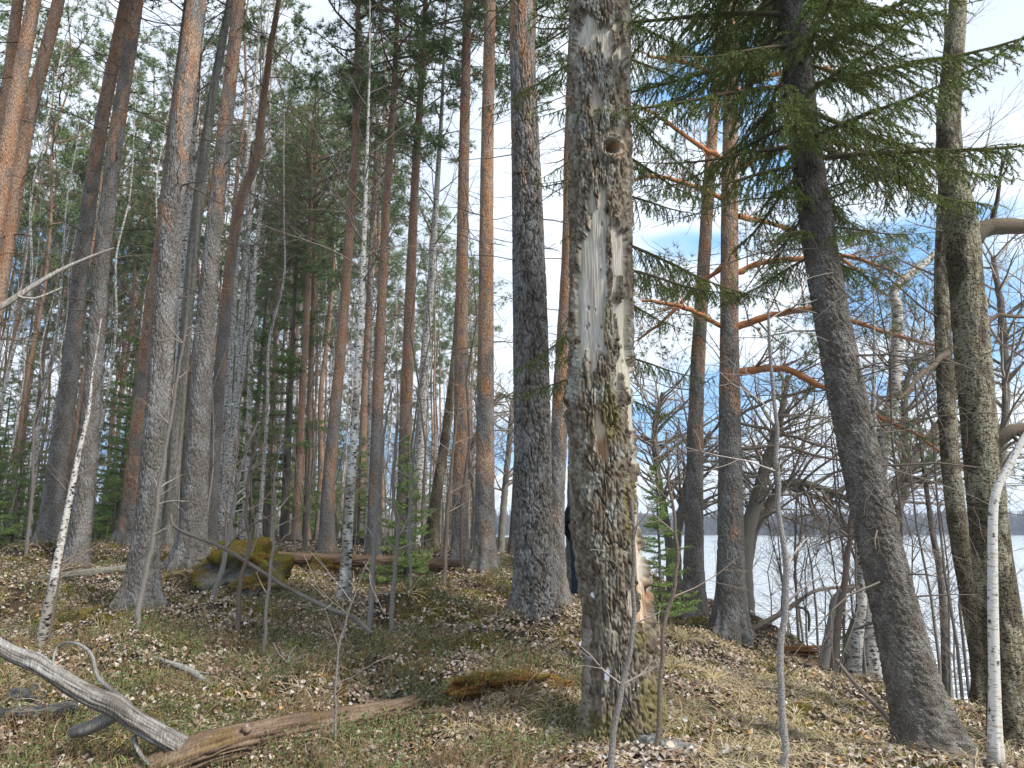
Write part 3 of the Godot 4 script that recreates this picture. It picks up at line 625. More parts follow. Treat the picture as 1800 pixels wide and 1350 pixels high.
func pine_crown(H: float, low: float, seed_: int, spread: float, dense: float, blade: float) -> Array:
	# returns [wood mesh, needle mesh, dead-branch mesh] of a pine of height H, crown from low upward, foot at the origin
	rng.seed = seed_
	var wood := Build.new()
	var nee := Build.new()
	var dead := Build.new()
	var count := int(30 * dense)
	for i in count:
		var t := (i + rnd(0.0, 1.0)) / count
		var h := lerpf(low, H - 0.2, t)
		var az := i * 2.4 + rnd(-0.5, 0.5)
		var length := spread * (0.35 + 0.75 * sin(PI * clampf(0.18 + 0.8 * (1.0 - t), 0.0, 1.0))) * rnd(0.6, 1.15)
		var d := Vector3(cos(az), rnd(-0.15, 0.35) + 0.5 * t, sin(az)).normalized()
		var tips := []
		var col := Color(0.3, 0.18, 0.12) if rng.randf() < 0.4 else Color(0.2, 0.15, 0.12)
		grow(wood, Vector3(0, h, 0), d, length, 0.012 + 0.012 * length, 2, 5, col, 0.25, tips, 0.8)
		for q in tips:
			var g := vary(PINE_GREEN, 0.3)
			for k in 3:
				tuft(nee, q[0] + rand_dir() * 0.1, (q[1] + Vector3.UP * 0.4).normalized(), blade, 10, blade * 0.11, g, 0.9)
	for i in int(16 + 10 * dense):
		var h := lerpf(low * 0.32, low * 1.05, rng.randf())
		var az := rnd(0, TAU)
		var d := Vector3(cos(az), rnd(-0.3, 0.15), sin(az)).normalized()
		grow(dead, Vector3(0, h, 0), d, rnd(0.3, 1.5), rnd(0.006, 0.014), 1, 3, Color(0.13, 0.105, 0.085), 0.05, [], 0.8)
	return [wood.mesh(), nee.mesh(), dead.mesh()]

func spruce_crown(H: float, low: float, seed_: int, half: float, blade: float) -> Array:
	rng.seed = seed_
	var wood := Build.new()
	var nee := Build.new()
	var h := low
	while h < H - 0.05:
		var t := (h - low) / (H - low)
		var length := half * (1.0 - t) * rnd(0.75, 1.1) + 0.08
		var az := rnd(0, TAU)
		var d := Vector3(cos(az), 0.1 - 0.35 * (1.0 - t), sin(az)).normalized()
		var pts := PackedVector3Array()
		var rad := PackedFloat32Array()
		var q := Vector3(0, h, 0)
		for i in 5:
			pts.push_back(q)
			rad.push_back(0.011 * (1.05 - i * 0.25) * (0.4 + length))
			d = (d + Vector3.UP * 0.12 + rand_dir() * 0.05).normalized()
			q += d * length / 4.0
		wood.tube(pts, rad, 3, Color(0.14, 0.11, 0.08), Color(0.16, 0.12, 0.08))
		var side := d.cross(Vector3.UP).normalized()
		var n := int(4 + length * 11)
		for k in n:
			var u := (k + 0.6) / n
			var i := mini(int(u * 4.0), 3)
			var at := pts[i].lerp(pts[i + 1], u * 4.0 - i)
			for sd in [-1.0, 1.0]:
				var sl := length * 0.42 * (1.1 - u) * rnd(0.6, 1.2) + 0.05
				var e: Vector3 = (side * sd + d * 0.8 + Vector3.DOWN * rnd(0.1, 0.5)).normalized()
				var g := vary(SPRUCE_GREEN, 0.3)
				var cnt := int(1 + sl / (blade * 0.6))
				for w in cnt:
					tuft(nee, at + e * sl * w / cnt, e, blade, 4, blade * 0.16, g, 0.55)
		h += (0.09 + 0.04 * t) * rnd(0.4, 1.3) * maxf(H / 5.0, 0.5)
	return [wood.mesh(), nee.mesh()]

func bough_mesh(length: float, seed_: int, hang: float) -> Array:
	# a spruce bough along +x: [wood, needles], needles one by one
	rng.seed = seed_
	var wood := Build.new()
	var nee := Build.new()
	var pts := PackedVector3Array()
	var rad := PackedFloat32Array()
	var q := Vector3.ZERO
	var d := Vector3(1, -0.05, 0)
	var segs := 12
	for i in segs + 1:
		pts.push_back(q)
		rad.push_back(0.016 * (1.0 - 0.85 * i / float(segs)) * sqrt(length))
		d = (d + Vector3(0, -0.03 if i < 6 else 0.05, rnd(-0.06, 0.06))).normalized()
		q += d * length / segs
	wood.tube(pts, rad, 5, Color(0.13, 0.105, 0.08), Color(0.15, 0.12, 0.07))
	var n := int(length / 0.055)
	for k in n:
		var u := (k + rnd(0.2, 0.8)) / n
		if u < 0.12:
			continue
		var i := mini(int(u * segs), segs - 1)
		var at := pts[i].lerp(pts[i + 1], u * segs - i)
		for sd in [-1.0, 1.0]:
			if rng.randf() < 0.12:
				continue
			var sl := (0.1 + 0.42 * length * (1.0 - u) * 0.6) * rnd(0.5, 1.1)
			sl = minf(sl, 0.55)
			var e: Vector3 = Vector3(rnd(0.5, 0.9), rnd(-0.9, -0.05) * hang, sd * rnd(0.5, 0.9)).normalized()
			spray(wood, nee, at, e, sl, 1, hang)
	spray(wood, nee, q, d, 0.16, 0, hang)
	return [wood.mesh(), nee.mesh()]

func spray(wood: Build, nee: Build, p: Vector3, e: Vector3, length: float, level: int, hang: float) -> void:
	var segs := 4
	var pts := PackedVector3Array([p])
	var rad := PackedFloat32Array([0.0035])
	var d := e
	var q := p
	for i in segs:
		d = (d + Vector3.DOWN * 0.12 * hang + rand_dir() * 0.06).normalized()
		q += d * length / segs
		pts.push_back(q)
		rad.push_back(0.0035 - 0.0007 * i)
	wood.tube(pts, rad, 3, Color(0.16, 0.12, 0.06), Color(0.18, 0.14, 0.06))
	var g := vary(SPRUCE_GREEN, 0.25).lerp(Color(0.25, 0.34, 0.09), rng.randf() * 0.5)
	var n := int(length / 0.0034)
	for k in n:
		var u := (k + 0.5) / n
		var i := mini(int(u * segs), segs - 1)
		var at := pts[i].lerp(pts[i + 1], u * segs - i)
		var ax := (pts[i + 1] - pts[i]).normalized()
		var o := ax.cross(rand_dir()).normalized()
		if o.y < -0.2 and rng.randf() < 0.6:
			o = -o
		var nd := (o + ax * 0.75).normalized()
		var s := nd.cross(rand_dir()).normalized() * 0.0031
		nee.tri(at - s, at + s, at + nd * rnd(0.015, 0.024), s.cross(nd).normalized(), vary(g, 0.2))
	if level > 0:
		var m := int(length / 0.055)
		for k in m:
			var u := (k + 0.5) / m
			var i := mini(int(u * segs), segs - 1)
			var at := pts[i].lerp(pts[i + 1], u * segs - i)
			var side := d.cross(Vector3.UP).normalized() * (1.0 if k % 2 == 0 else -1.0)
			spray(wood, nee, at, (d * 0.8 + side * 0.6 + Vector3.DOWN * 0.35 * hang).normalized(), length * 0.45 * (1.05 - u) + 0.03, level - 1, hang)

# ------------------------------------------------------------------ the dead snag
# bare patches on the snag: [lowest y, highest y, left u, right u, tone]; u runs -1..1 over the side that faces the path
const PATCHES := [
	[5.5, 5.82, -0.85, 0.75, 0], [5.38, 5.58, 0.5, 0.82, 0], [4.9, 5.26, -0.25, 0.06, 2],
	[2.85, 3.9, -0.8, 0.2, 0], [3.4, 4.25, -0.4, 0.22, 0], [3.1, 4.0, -0.78, 0.18, 0],
	[3.4, 3.96, 0.4, 0.84, 0], [2.6, 3.35, 0.46, 0.9, 0], [2.2, 2.95, 0.7, 1.15, 0], [1.25, 2.35, 0.84, 1.45, 0],
	[2.12, 2.42, -0.2, 0.18, 1], [0.95, 1.72, 0.66, 1.0, 1], [3.0, 3.25, -0.98, -0.8, 1], [0.55, 0.95, -0.95, -0.8, 2], [0.95, 1.2, 0.35, 0.55, 2],
]

func build_snag() -> void:
	var up := unpack(SNAG)
	var p: PackedVector3Array = up[0]
	var r: PackedFloat32Array = up[1]
	var foot := p[0]
	p.insert(0, foot + Vector3(0.01, -0.4, 0))
	r.insert(0, r[0] * 1.1)
	p.push_back(Vector3(0.7, 7.4, -5.52)); r.push_back(0.215)
	p.push_back(Vector3(0.66, 8.0, -5.5)); r.push_back(0.12)
	for i in p.size():
		p[i] -= foot
	var q := resample(p, r, 0.0098)
	var pts: PackedVector3Array = q[0]
	var rad: PackedFloat32Array = q[1]
	var m := pts.size()
	var sides := 156
	var face := atan2(-foot.z, -foot.x)      # towards the path
	var b := Build.new()
	var hole := Vector2(0.36, 4.46 - foot.y)
	var pits := []
	rng.seed = 91
	for k in 30:
		pits.push_back(Vector3(rnd(-0.8, 0.85), rnd(2.6, 4.1) - foot.y, rnd(0.004, 0.012)))
	for i in m:
		var h := pts[i].y
		var wy := 1.6 + (h + foot.y - 1.6) * 1.043     # heights as they lie on the near face
		var flare := exp(-maxf(h, 0.0) / 0.3)
		for j in sides + 1:
			var turn := TAU * float(j % sides) / sides - PI
			var w := face + turn - 0.55 * sin(turn)
			var o := Vector3(cos(w), 0, sin(w))
			var rel := wrapf(w - face, -PI, PI)
			var u := -sin(rel) if absf(rel) < PI * 0.5 else signf(-rel) * (2.0 - absf(sin(rel)))
			var fold := soft.get_noise_3d(o.x * 1.7, h * 0.35, o.z * 1.7)
			var rr := (rad[i] - 0.028) * (1.0 + 0.05 * fold + flare * (0.1 + 0.22 * maxf(0.0, soft.get_noise_2d(o.x * 2.2 + 5.0, o.z * 2.2))))
			var s := pts[i] + o * rr
			# where the bark has come off, with a torn rim
			var tear := 0.13 * soft.get_noise_3d(s.x * 12.0, h * 1.9, s.z * 12.0) + 0.08 * soft.get_noise_3d(s.x * 40.0, h * 4.0, s.z * 40.0)
			var bare := 0.0
			var tone := 0
			for f in PATCHES:
				var du: float = minf(u - f[2], f[3] - u) + tear
				var dy: float = minf(wy - f[0], f[1] - wy) * 1.4 + tear * 2.2
				var g := sm(0.0, 0.014, minf(du, dy))
				if g > bare:
					bare = g
					tone = f[4]
			var lump := soft.get_noise_3d(s.x * 6.0, h * 2.5, s.z * 6.0)
			var plate := sm(0.0, 0.26, cells.get_noise_3d(s.x * 36.0 + 0.6 * lump, h * 5.5 + 0.3 * soft.get_noise_3d(s.x * 30.0, h * 12.0, s.z * 30.0), s.z * 36.0) + 1.0)
			var rough := soft.get_noise_3d(s.x * 60.0, h * 30.0, s.z * 60.0)
			var bark := -0.008 + 0.016 * plate + 0.034 * sm(0.0, 0.2, absf(soft.get_noise_3d(s.x * 19.0, h * 3.0, s.z * 19.0)) * 2.0) + 0.012 * lump + 0.006 * rough + 0.006 * soft.get_noise_3d(s.x * 45.0 + 9.0, h * 22.0, s.z * 45.0)
			var grain := soft.get_noise_3d(s.x * 70.0, h * 2.2, s.z * 70.0)
			var fibre := soft.get_noise_3d(s.x * 170.0, h * 5.0, s.z * 170.0)
			var wood := -0.006 + 0.005 * grain + 0.003 * fibre
			# colours of bark, lichen, moss and bare wood
			var lich := sm(0.22, 0.7, 0.7 * soft.get_noise_3d(s.x * 9.0 + 20.0, h * 4.0, s.z * 9.0) + 0.55 * soft.get_noise_3d(s.x * 75.0, h * 45.0, s.z * 75.0) + 0.3 * soft.get_noise_2d(h * 0.7, 3.0) + 0.08)
			lich *= 0.3 + 0.7 * sm(0.9, 2.2, wy + 0.6 * lump)
			var brown := Color(0.115, 0.09, 0.065).lerp(Color(0.2, 0.17, 0.13), sm(-0.4, 0.4, soft.get_noise_3d(s.x * 20.0, h * 9.0, s.z * 20.0 + 7.0)))
			var col := brown.lerp(Color(0.38, 0.395, 0.36), lich * 0.62)
			var mo := 0.0
			mo = maxf(mo, 1.0 - Vector2((u - 0.22) / 0.42, (wy - 2.45) / 0.32).length())
			mo = maxf(mo, 1.0 - Vector2((u - 0.7) / 0.4, (wy - 1.75) / 0.3).length())
			mo = maxf(mo, 1.0 - Vector2((u - 0.75) / 0.5, (wy - 0.42) / 0.3).length())
			mo = maxf(mo, 1.0 - Vector2((u + 0.3) / 0.9, (wy - 0.22) / 0.25).length())
			mo = maxf(mo, 1.0 - Vector2((u - 0.1) / 0.25, (wy - 3.15) / 0.25).length())
			mo = maxf(mo, 1.0 - Vector2((u - 0.55) / 0.3, (wy - 0.92) / 0.2).length())
			mo = sm(0.1, 0.55, mo + 0.35 * soft.get_noise_3d(s.x * 22.0, h * 14.0, s.z * 22.0))
			col = col.lerp(Color(0.16, 0.14, 0.05), mo * 0.65)
			bark += mo * 0.006 * (1.0 + rough)
			if bare > 0.0:
				var pale := Color(0.57, 0.535, 0.47).lerp(Color(0.35, 0.305, 0.255), sm(-0.25, 0.45, grain * 0.7 + fibre * 0.6))
				pale = pale.lerp(Color(0.42, 0.42, 0.31), 0.5 * sm(0.0, 0.5, soft.get_noise_3d(s.x * 5.0, h * 1.2 + 9.0, s.z * 5.0)))
				if tone == 1:
					pale = Color(0.5, 0.36, 0.24).lerp(Color(0.3, 0.17, 0.1), sm(-0.3, 0.4, grain))
					pale = pale.lerp(Color(0.58, 0.49, 0.37), sm(0.0, 0.3, soft.get_noise_3d(s.x * 9.0, h * 1.5, s.z * 9.0)))
				elif tone == 2:
					pale = pale.lerp(Color(0.3, 0.22, 0.18), 0.5)
				for g in pits:
					var dd := Vector2((u - g.x) * 0.23, (h - g.y) * 0.55).length()
					wood -= 0.025 * (1.0 - sm(g.z * 0.5, g.z, dd))
				col = col.lerp(pale, sm(0.9, 1.0, bare))
			rr += lerpf(bark, wood, bare)
			# the nest hole with its swollen rim
			var e := Vector2((u - hole.x) * 0.235, (h - hole.y) * 0.9)
			var dist := e.length()
			if dist < 0.2 and absf(rel) < PI * 0.5:
				var rim := exp(-pow((dist - 0.075) / 0.032, 2.0))
				rr += 0.035 * rim + 0.012 * rim * sin(dist * 210.0 + 3.0 * lump)
				col = col.lerp(Color(0.4, 0.36, 0.3), rim * 0.6)
				var inside := 1.0 - sm(0.038, 0.046, dist + 0.008 * lump)
				rr -= 0.215 * inside
				if inside > 0.0:
					col = col.lerp(Color(0.45, 0.37, 0.28), inside)
				var ring := exp(-pow((Vector2(e.x - 0.02, e.y + 0.018).length() - 0.048) / 0.01, 2.0)) * sm(-0.02, 0.03, e.x)
				col = col.lerp(Color(0.5, 0.28, 0.12), ring * 0.6)
			# knob on the shaded side and the split by the root
			var knob := Vector2((u + 0.97) * 0.3, wy - 2.55).length()
			rr += 0.05 * exp(-pow(knob / 0.1, 2.0)) - 0.08 * exp(-pow(knob / 0.035, 2.0))
			var split := absf(u - 0.93 - 0.03 * lump)
			if wy > 0.55 and wy < 1.25:
				rr -= 0.09 * (1.0 - sm(0.01, 0.035, split)) * sm(0.55, 0.7, wy) * (1.0 - sm(1.1, 1.25, wy))
			b.v.push_back(pts[i] + o * rr)
			b.n.push_back(o)
			b.c.push_back(col)
			b.uv.push_back(Vector2(w, h))
	for i in m - 1:
		for j in sides:
			var k := i * (sides + 1) + j
			var l := k + sides + 1
			b.ix.push_back(k); b.ix.push_back(k + 1); b.ix.push_back(l + 1)
			b.ix.push_back(k); b.ix.push_back(l + 1); b.ix.push_back(l)
	fix_normals(b)
	for i in m:
		var k := i * (sides + 1)
		var s := (b.n[k] + b.n[k + sides]).normalized()
		b.n[k] = s
		b.n[k + sides] = s
	var t := thing("dead_snag", "dead standing trunk with peeling bark and a round nest hole", "tree trunk", foot)
	part(t, "trunk", b.mesh(), mats.snag)
	# white resin marks low on the bark
	for a in [[0, -0.37, 0.66, 0.022, 0.062], [0, 0.3, 0.58, 0.013, 0.02], [0, -0.62, 1.18, 0.018, 0.03], [0, 0.42, 0.6, 0.01, 0.014], [0, -0.3, 0.95, 0.01, 0.015]]:
		var w: float = face - asin(a[1])
		var rr := 0.0
		var base := Vector3.ZERO
		for i in m:
			if absf(pts[i].y - (a[2] - foot.y + 0.0)) < 0.006:
				rr = rad[i] - 0.028
				base = pts[i]
				break
		var o := Vector3(cos(w), 0, sin(w))
		var tang := Vector3(-sin(w), 0, cos(w))
		var bb := Build.new()
		var nring := 9
		var cen: Vector3 = base + o * (rr * 1.05 + 0.045)
		for k in nring:
			var a0 := TAU * k / nring
			var a1 := TAU * (k + 1) / nring
			var f0: float = 1.0 + 0.35 * soft.get_noise_2d(cos(a0) * 3.0 + a[2] * 9.0, sin(a0) * 3.0)
			var f1: float = 1.0 + 0.35 * soft.get_noise_2d(cos(a1) * 3.0 + a[2] * 9.0, sin(a1) * 3.0)
			var p0: Vector3 = cen + (tang * cos(a0) * a[3] + Vector3.UP * sin(a0) * a[4]) * f0 - o * 0.03
			var p1: Vector3 = cen + (tang * cos(a1) * a[3] + Vector3.UP * sin(a1) * a[4]) * f1 - o * 0.03
			bb.tri(cen + o * 0.004, p0, p1, o, Color(0.8, 0.82, 0.85))
		part(t, "resin_patch", bb.mesh(), mats.paint)

# ------------------------------------------------------------------ trees from the tables
var pine_protos := []
var bare_protos := []
var boughs := []

func build_protos() -> void:
	for k in 4:
		pine_protos.push_back(pine_crown(17.0, 9.2, 300 + k, 2.1, 1.4, 0.16))
	for k in 3:
		rng.seed = 500 + k
		var b := Build.new()
		for i in 26:
			var t := (i + rng.randf()) / 26.0
			var az := i * 2.4
			grow(b, Vector3(0, lerpf(0.0, 0.98, t) * 6.0, 0), Vector3(cos(az), rnd(0.5, 1.1), sin(az)).normalized(), lerpf(2.0, 0.7, t) * rnd(0.6, 1.1), lerpf(0.02, 0.008, t), 2, 5, Color(0.19, 0.15, 0.135), 0.1, [], 0.7)
		bare_protos.push_back(b.mesh())
	for k in 5:
		boughs.push_back(bough_mesh([1.5, 1.9, 1.2, 1.7, 1.0][k], 700 + k, [1.0, 0.8, 1.2, 1.0, 0.9][k]))

const CATEGORY := {"pine": "pine tree", "birch": "birch tree", "aspen": "aspen tree", "spruce": "spruce tree", "grey": "bare tree"}

func build_trees() -> void:
	var no := 0
	for row in TREES:
		no += 1
		rng.seed = 1000 + no
		var up := unpack(row[8])
		var p: PackedVector3Array = up[0]
		var r: PackedFloat32Array = up[1]
		var foot := p[0]
		var t := thing(row[0], row[2], CATEGORY[row[1]], foot, row[3])
		var kind: String = row[1]
		var near: int = row[7]
		var crown: int = row[5]
		var H: float = row[4]
		p.insert(0, foot - Vector3(0, 0.4, 0) - (p[1] - foot).normalized() * 0.05)
		r.insert(0, r[0])
		var top := p[p.size() - 1]
		var dir := (top - p[p.size() - 3]).normalized()
		var rest := foot.y + H - top.y
		if rest > 0.3:
			var last := r[r.size() - 1]
			for k in 4:
				dir = (dir + Vector3.UP * 0.3 + rand_dir() * 0.03).normalized()
				top += dir * rest / 4.0
				p.push_back(top)
				r.push_back(lerpf(last, 0.006, (k + 1) / 4.0))
		for i in p.size():
			p[i] -= foot
		var sides: int = [12, 32, 96][near]
		var step: float = [0.25, 0.05, 0.018][near]
		if kind == "pine" and row[6] > 6.8 and row[6] < 7.0:
			sides = 136
			step = 0.014
		if kind == "spruce":
			sides = 84
			step = 0.012
		if near == 2 and kind == "pine" and foot.z < -9.5:
			sides = 72
			step = 0.025
		part(t, "trunk", trunk_mesh(p, r, kind, step, sides, row[6], near), mats.young_birch if String(row[2]).contains("black knots") else mats[kind])
		if crown >= 0:
			var pr: Array = pine_protos[crown]
			var s := H / 17.0
			var head := p[p.size() - 1]
			for k in 3:
				var o := part(t, ["crown", "needles", "dead_branches"][k], pr[k], [mats.twig, mats.needle, mats.twig][k])
				# the copy's axis follows the stem from mid height to the top
				var mid := stem_at(p, H * 0.55)
				var ax := (head - mid) / (H * 0.45)
				var bas := Basis(Vector3.UP, no * 1.3).scaled(Vector3(s, s, s))
				var shear := Basis(Vector3(1, 0, 0), Vector3(ax.x, 1, ax.z), Vector3(0, 0, 1))
				if k == 2:
					var low := stem_at(p, H * 0.18)
					ax = (mid - low) / (H * 0.37)
					shear = Basis(Vector3(1, 0, 0), Vector3(ax.x, 1, ax.z), Vector3(0, 0, 1))
				o.transform = Transform3D(shear * bas, mid - shear * Vector3(0, H * 0.55, 0))
				if k != 0:
					o.set_meta("kind", "stuff")
		elif crown == -2:
			var c0 := stem_at(p, H * 0.45)
			var ax := (p[p.size() - 1] - c0)
			var o := part(t, "crown", bare_protos[no % 3], mats.twig)
			var s := ax.y / 6.0
			var wide := clampf(s, 0.35, 1.0)
			o.transform = Transform3D(Basis(Vector3(wide, 0, 0), Vector3(ax.x / 6.0, s, ax.z / 6.0), Vector3(0, 0, wide)) * Basis(Vector3.UP, no * 1.7), c0)
		elif crown == -4:
			spruce_boughs(t, p)
		elif crown == -1 and row[0] == "pine_tree":
			var b := Build.new()
			for k in 30:
				var h := rnd(3.0, H - 1.0)
				var az := rnd(0, TAU)
				grow(b, stem_at(p, h), Vector3(cos(az), rnd(-0.1, 0.3), sin(az)).normalized(), rnd(0.7, 2.0), 0.016, 2, 4, Color(0.17, 0.13, 0.11), 0.1, [], 0.8)
			part(t, "crown", b.mesh(), mats.twig)
		for l in LIMBS:
			if l[0] == row[2]:
				limb(t, foot, l)

func stem_at(p: PackedVector3Array, h: float) -> Vector3:
	for i in p.size() - 1:
		if p[i + 1].y >= h:
			var d := p[i + 1].y - p[i].y
			return p[i].lerp(p[i + 1], clampf((h - p[i].y) / maxf(d, 0.001), 0.0, 1.0))
	return p[p.size() - 1]

func limb(t: Node3D, foot: Vector3, l: Array) -> void:
	var up := unpack(l[3])
	var q := resample(up[0], up[1], 0.12)
	var p: PackedVector3Array = q[0]
	var r: PackedFloat32Array = q[1]
	for i in r.size():
		r[i] *= 1.0 + 0.22 * soft.get_noise_2d(i * 0.9, l[3][0] * 7.0)
	for i in p.size():
		p[i] += Vector3(rnd(-0.008, 0.008), rnd(-0.012, 0.012), rnd(-0.02, 0.02)) - foot
	var b := Build.new()
	var n := Build.new()
	var col := {"orange": Color(0.45, 0.19, 0.085), "dead": Color(0.17, 0.15, 0.12), "aspen": Color(0.3, 0.26, 0.2)}
	var k0: Color = col[l[1]]
	b.tube(p, r, 8, k0, k0.lerp(Color(0.3, 0.18, 0.12), 0.5))
	var tips := []
	var m := p.size()
	for i in range(2, m):
		var ax := (p[mini(i + 1, m - 1)] - p[i - 1]).normalized()
		if l[2] == 1 or rng.randf() < 0.5:
			for s in ([-1.0, 1.0] if l[2] == 1 else [-1.0]):
				if rng.randf() < 0.35:
					continue
				var side: Vector3 = (ax * 0.7 + rand_dir() * 0.9).normalized()
				grow(b, p[i], side, rnd(0.35, 0.95), maxf(r[i] * 0.35, 0.004), 2 if l[2] == 1 else 1, 4, k0.lerp(Color(0.2, 0.14, 0.11), 0.6), 0.15, tips, 0.8)
	var o := part(t, "limb", b.mesh(), mats.twig if l[1] != "aspen" else mats.aspenlimb)
	if l[2] == 1:
		for e in tips:
			var g := vary(PINE_GREEN, 0.3)
			tuft(n, e[0], (e[1] + Vector3.UP * 0.3).normalized(), 0.1, 15, 0.007, g, 0.8)
		var nn := part(o, "needles", n.mesh(), mats.needle)
		nn.set_meta("kind", "stuff")

func spruce_boughs(t: Node3D, p: PackedVector3Array) -> void:
	rng.seed = 4242
	for k in 92:
		var f := k / 92.0
		var h := lerpf(3.7, 8.8, f) + rnd(-0.08, 0.08)
		var at := stem_at(p, h)
		var az := k * 2.4 + rnd(-0.35, 0.35)
		bough(t, at, az, rnd(-0.25, 0.12), rnd(0.85, 1.3) * (1.0 if h > 4.3 else 0.5), k % 5)
	for k in 46:
		var b := Build.new()
		var h := rnd(0.8, 4.4)
		var az := rnd(0, TAU)
		grow(b, stem_at(p, h), Vector3(cos(az), rnd(-0.25, 0.1), sin(az)).normalized(), rnd(0.3, 1.5), rnd(0.005, 0.012), 2, 4, Color(0.15, 0.13, 0.11), -0.1, [], 0.7)
		part(t, "dead_branch", b.mesh(), mats.twig)

func bough(t: Node3D, at: Vector3, az: float, tilt: float, size: float, which: int) -> void:
	var pr: Array = boughs[which]
	var o := part(t, "bough", pr[0], mats.twig)
	o.transform = Transform3D(Basis(Vector3.UP, az) * Basis(Vector3(0, 0, 1), tilt) * Basis.from_scale(Vector3(size, size, size)), at)
	var n := part(o, "needles", pr[1], mats.needle)
	n.set_meta("kind", "stuff")

func build_hidden_spruce() -> void:
	# slim spruce behind the snag whose sparse boughs hang out on both sides
	var foot := Vector3(1.02, 0, -7.2)
	foot.y = ground(foot.x, foot.z)
	var t := thing("spruce_tree", "thin spruce standing right behind the dead snag", "spruce tree", foot)
	var p := PackedVector3Array([Vector3(0, -0.4, 0), Vector3(0.0, 2, 0), Vector3(0.02, 5, 0.02), Vector3(0.03, 9, 0)])
	var r := PackedFloat32Array([0.075, 0.065, 0.045, 0.01])
	part(t, "trunk", trunk_mesh(p, r, "spruce", 0.03, 24, 0, 1), mats.spruce)
	rng.seed = 61
	for a in [[3.55, 2.75, -0.35, 0.7, 1], [3.2, 3.4, -0.3, 0.6, 0], [2.9, 3.05, -0.12, 0.7, 3], [5.4, 2.9, -0.4, 0.8, 2], [5.9, 3.3, -0.35, 0.9, 4], [5.0, 3.6, -0.3, 0.8, 2], [4.6, 2.6, -0.3, 0.7, 4], [6.4, 3.1, -0.3, 0.8, 1],
			[5.2, 0.3, -0.3, 0.9, 0], [4.7, -0.4, -0.3, 0.9, 2], [4.2, 0.1, -0.3, 0.9, 1], [5.8, 0.7, -0.3, 0.9, 3], [3.6, 0.4, -0.25, 0.8, 4], [6.3, -0.1, -0.3, 0.9, 0], [3.9, -0.7, -0.3, 0.9, 3], [6.8, 0.2, -0.3, 0.8, 1], [3.0, -0.2, -0.2, 0.8, 2], [2.6, 0.3, -0.2, 0.7, 4]]:
		bough(t, stem_at(p, a[0]), a[1], a[2], a[3], a[4])
	for k in 10:
		bough(t, stem_at(p, rnd(6.5, 8.7)), rnd(0, TAU), -0.2, 0.5, k % 5)

func build_saplings() -> void:
	var no := 0
	for row in SAPLINGS:
		no += 1
		rng.seed = 2000 + no
		var up := unpack(row[5])
		var q := resample(up[0], up[1], 0.08)
		var p: PackedVector3Array = q[0]
		var r: PackedFloat32Array = q[1]
		var foot := p[0]
		var t := thing(row[0], row[2], "alder tree" if row[1] == "alder" else "sapling", foot, row[3])
		var m := p.size()
		for i in m:
			p[i] -= foot
			if i > 1:
				p[i] += Vector3(0.012 * soft.get_noise_2d(p[i].y * 4.0, no * 9.0), 0, 0.012 * soft.get_noise_2d(p[i].y * 4.0, no * 9.0 + 50.0))
		p.insert(0, Vector3(0, -0.3, 0))
		r.insert(0, r[0])
		var b := Build.new()
		var col := [Color(0.52, 0.5, 0.47), Color(0.44, 0.41, 0.37), Color(0.33, 0.27, 0.22)][no % 3] as Color
		if row[1] == "alder":
			col = Color(0.4, 0.38, 0.33)
		b.tube(p, r, 9, col, col.lerp(Color(0.2, 0.15, 0.12), 0.4))
		part(t, "stem", b.mesh(), mats.bark)
		var c := Build.new()
		var tw: int = row[4]
		var count := tw * (7 if row[1] == "sapling" else 9)
		for k in count:
			var i := int(lerpf(m * (0.3 if row[1] == "sapling" else 0.4), m - 1, rng.randf()))
			var ax := (p[mini(i + 2, m)] - p[i]).normalized()
			var side := ax.cross(rand_dir()).normalized()
			var ln := rnd(0.15, 0.5) if row[1] == "sapling" else rnd(0.6, 2.2)
			grow(c, p[i + 1], (ax * rnd(0.3, 0.9) + side).normalized(), ln, clampf(r[i] * 0.5, 0.0018, 0.03), 1 if row[1] == "sapling" else 2, 3 if row[1] == "sapling" else 5, col.lerp(Color(0.19, 0.14, 0.11), 0.5), 0.12, [], 0.9)
		part(t, "twigs", c.mesh(), mats.twig).set_meta("kind", "stuff")

# ------------------------------------------------------------------ logs, stones
func build_logs() -> void:
	var tones := {"rot": [Color(0.43, 0.32, 0.235), Color(0.27, 0.185, 0.125)], "char": [Color(0.1, 0.1, 0.1), Color(0.3, 0.29, 0.27)], "pale": [Color(0.52, 0.49, 0.4), Color(0.37, 0.35, 0.27)], "greylog": [Color(0.3, 0.28, 0.24), Color(0.22, 0.21, 0.16)],
		"brown": [Color(0.38, 0.25, 0.17), Color(0.27, 0.18, 0.12)], "bare": [Color(0.4, 0.35, 0.3), Color(0.28, 0.23, 0.19)], "peel": [Color(0.5, 0.47, 0.43), Color(0.25, 0.21, 0.18)], "bleach": [Color(0.62, 0.59, 0.54), Color(0.45, 0.4, 0.36)], "limb": [Color(0.48, 0.46, 0.43), Color(0.24, 0.215, 0.19)]}
	var no := 0
	for row in LOGS:
		no += 1
		rng.seed = 3000 + no
		var a: Array = row[4]
		var foot := Vector3(a[0], a[1], a[2])
		var t := thing(row[0], row[2], row[1], foot)
		part(t, "stem", log_mesh(a, foot, tones[row[3]], row[3], no), mats.wood)
		for kid in row[5]:
			part(t, kid[0], log_mesh(kid[1], foot, tones["limb"] if row[3] == "rot" and kid[0] != "knot_stub" else tones[row[3]], "limb", no + 7), mats.wood)

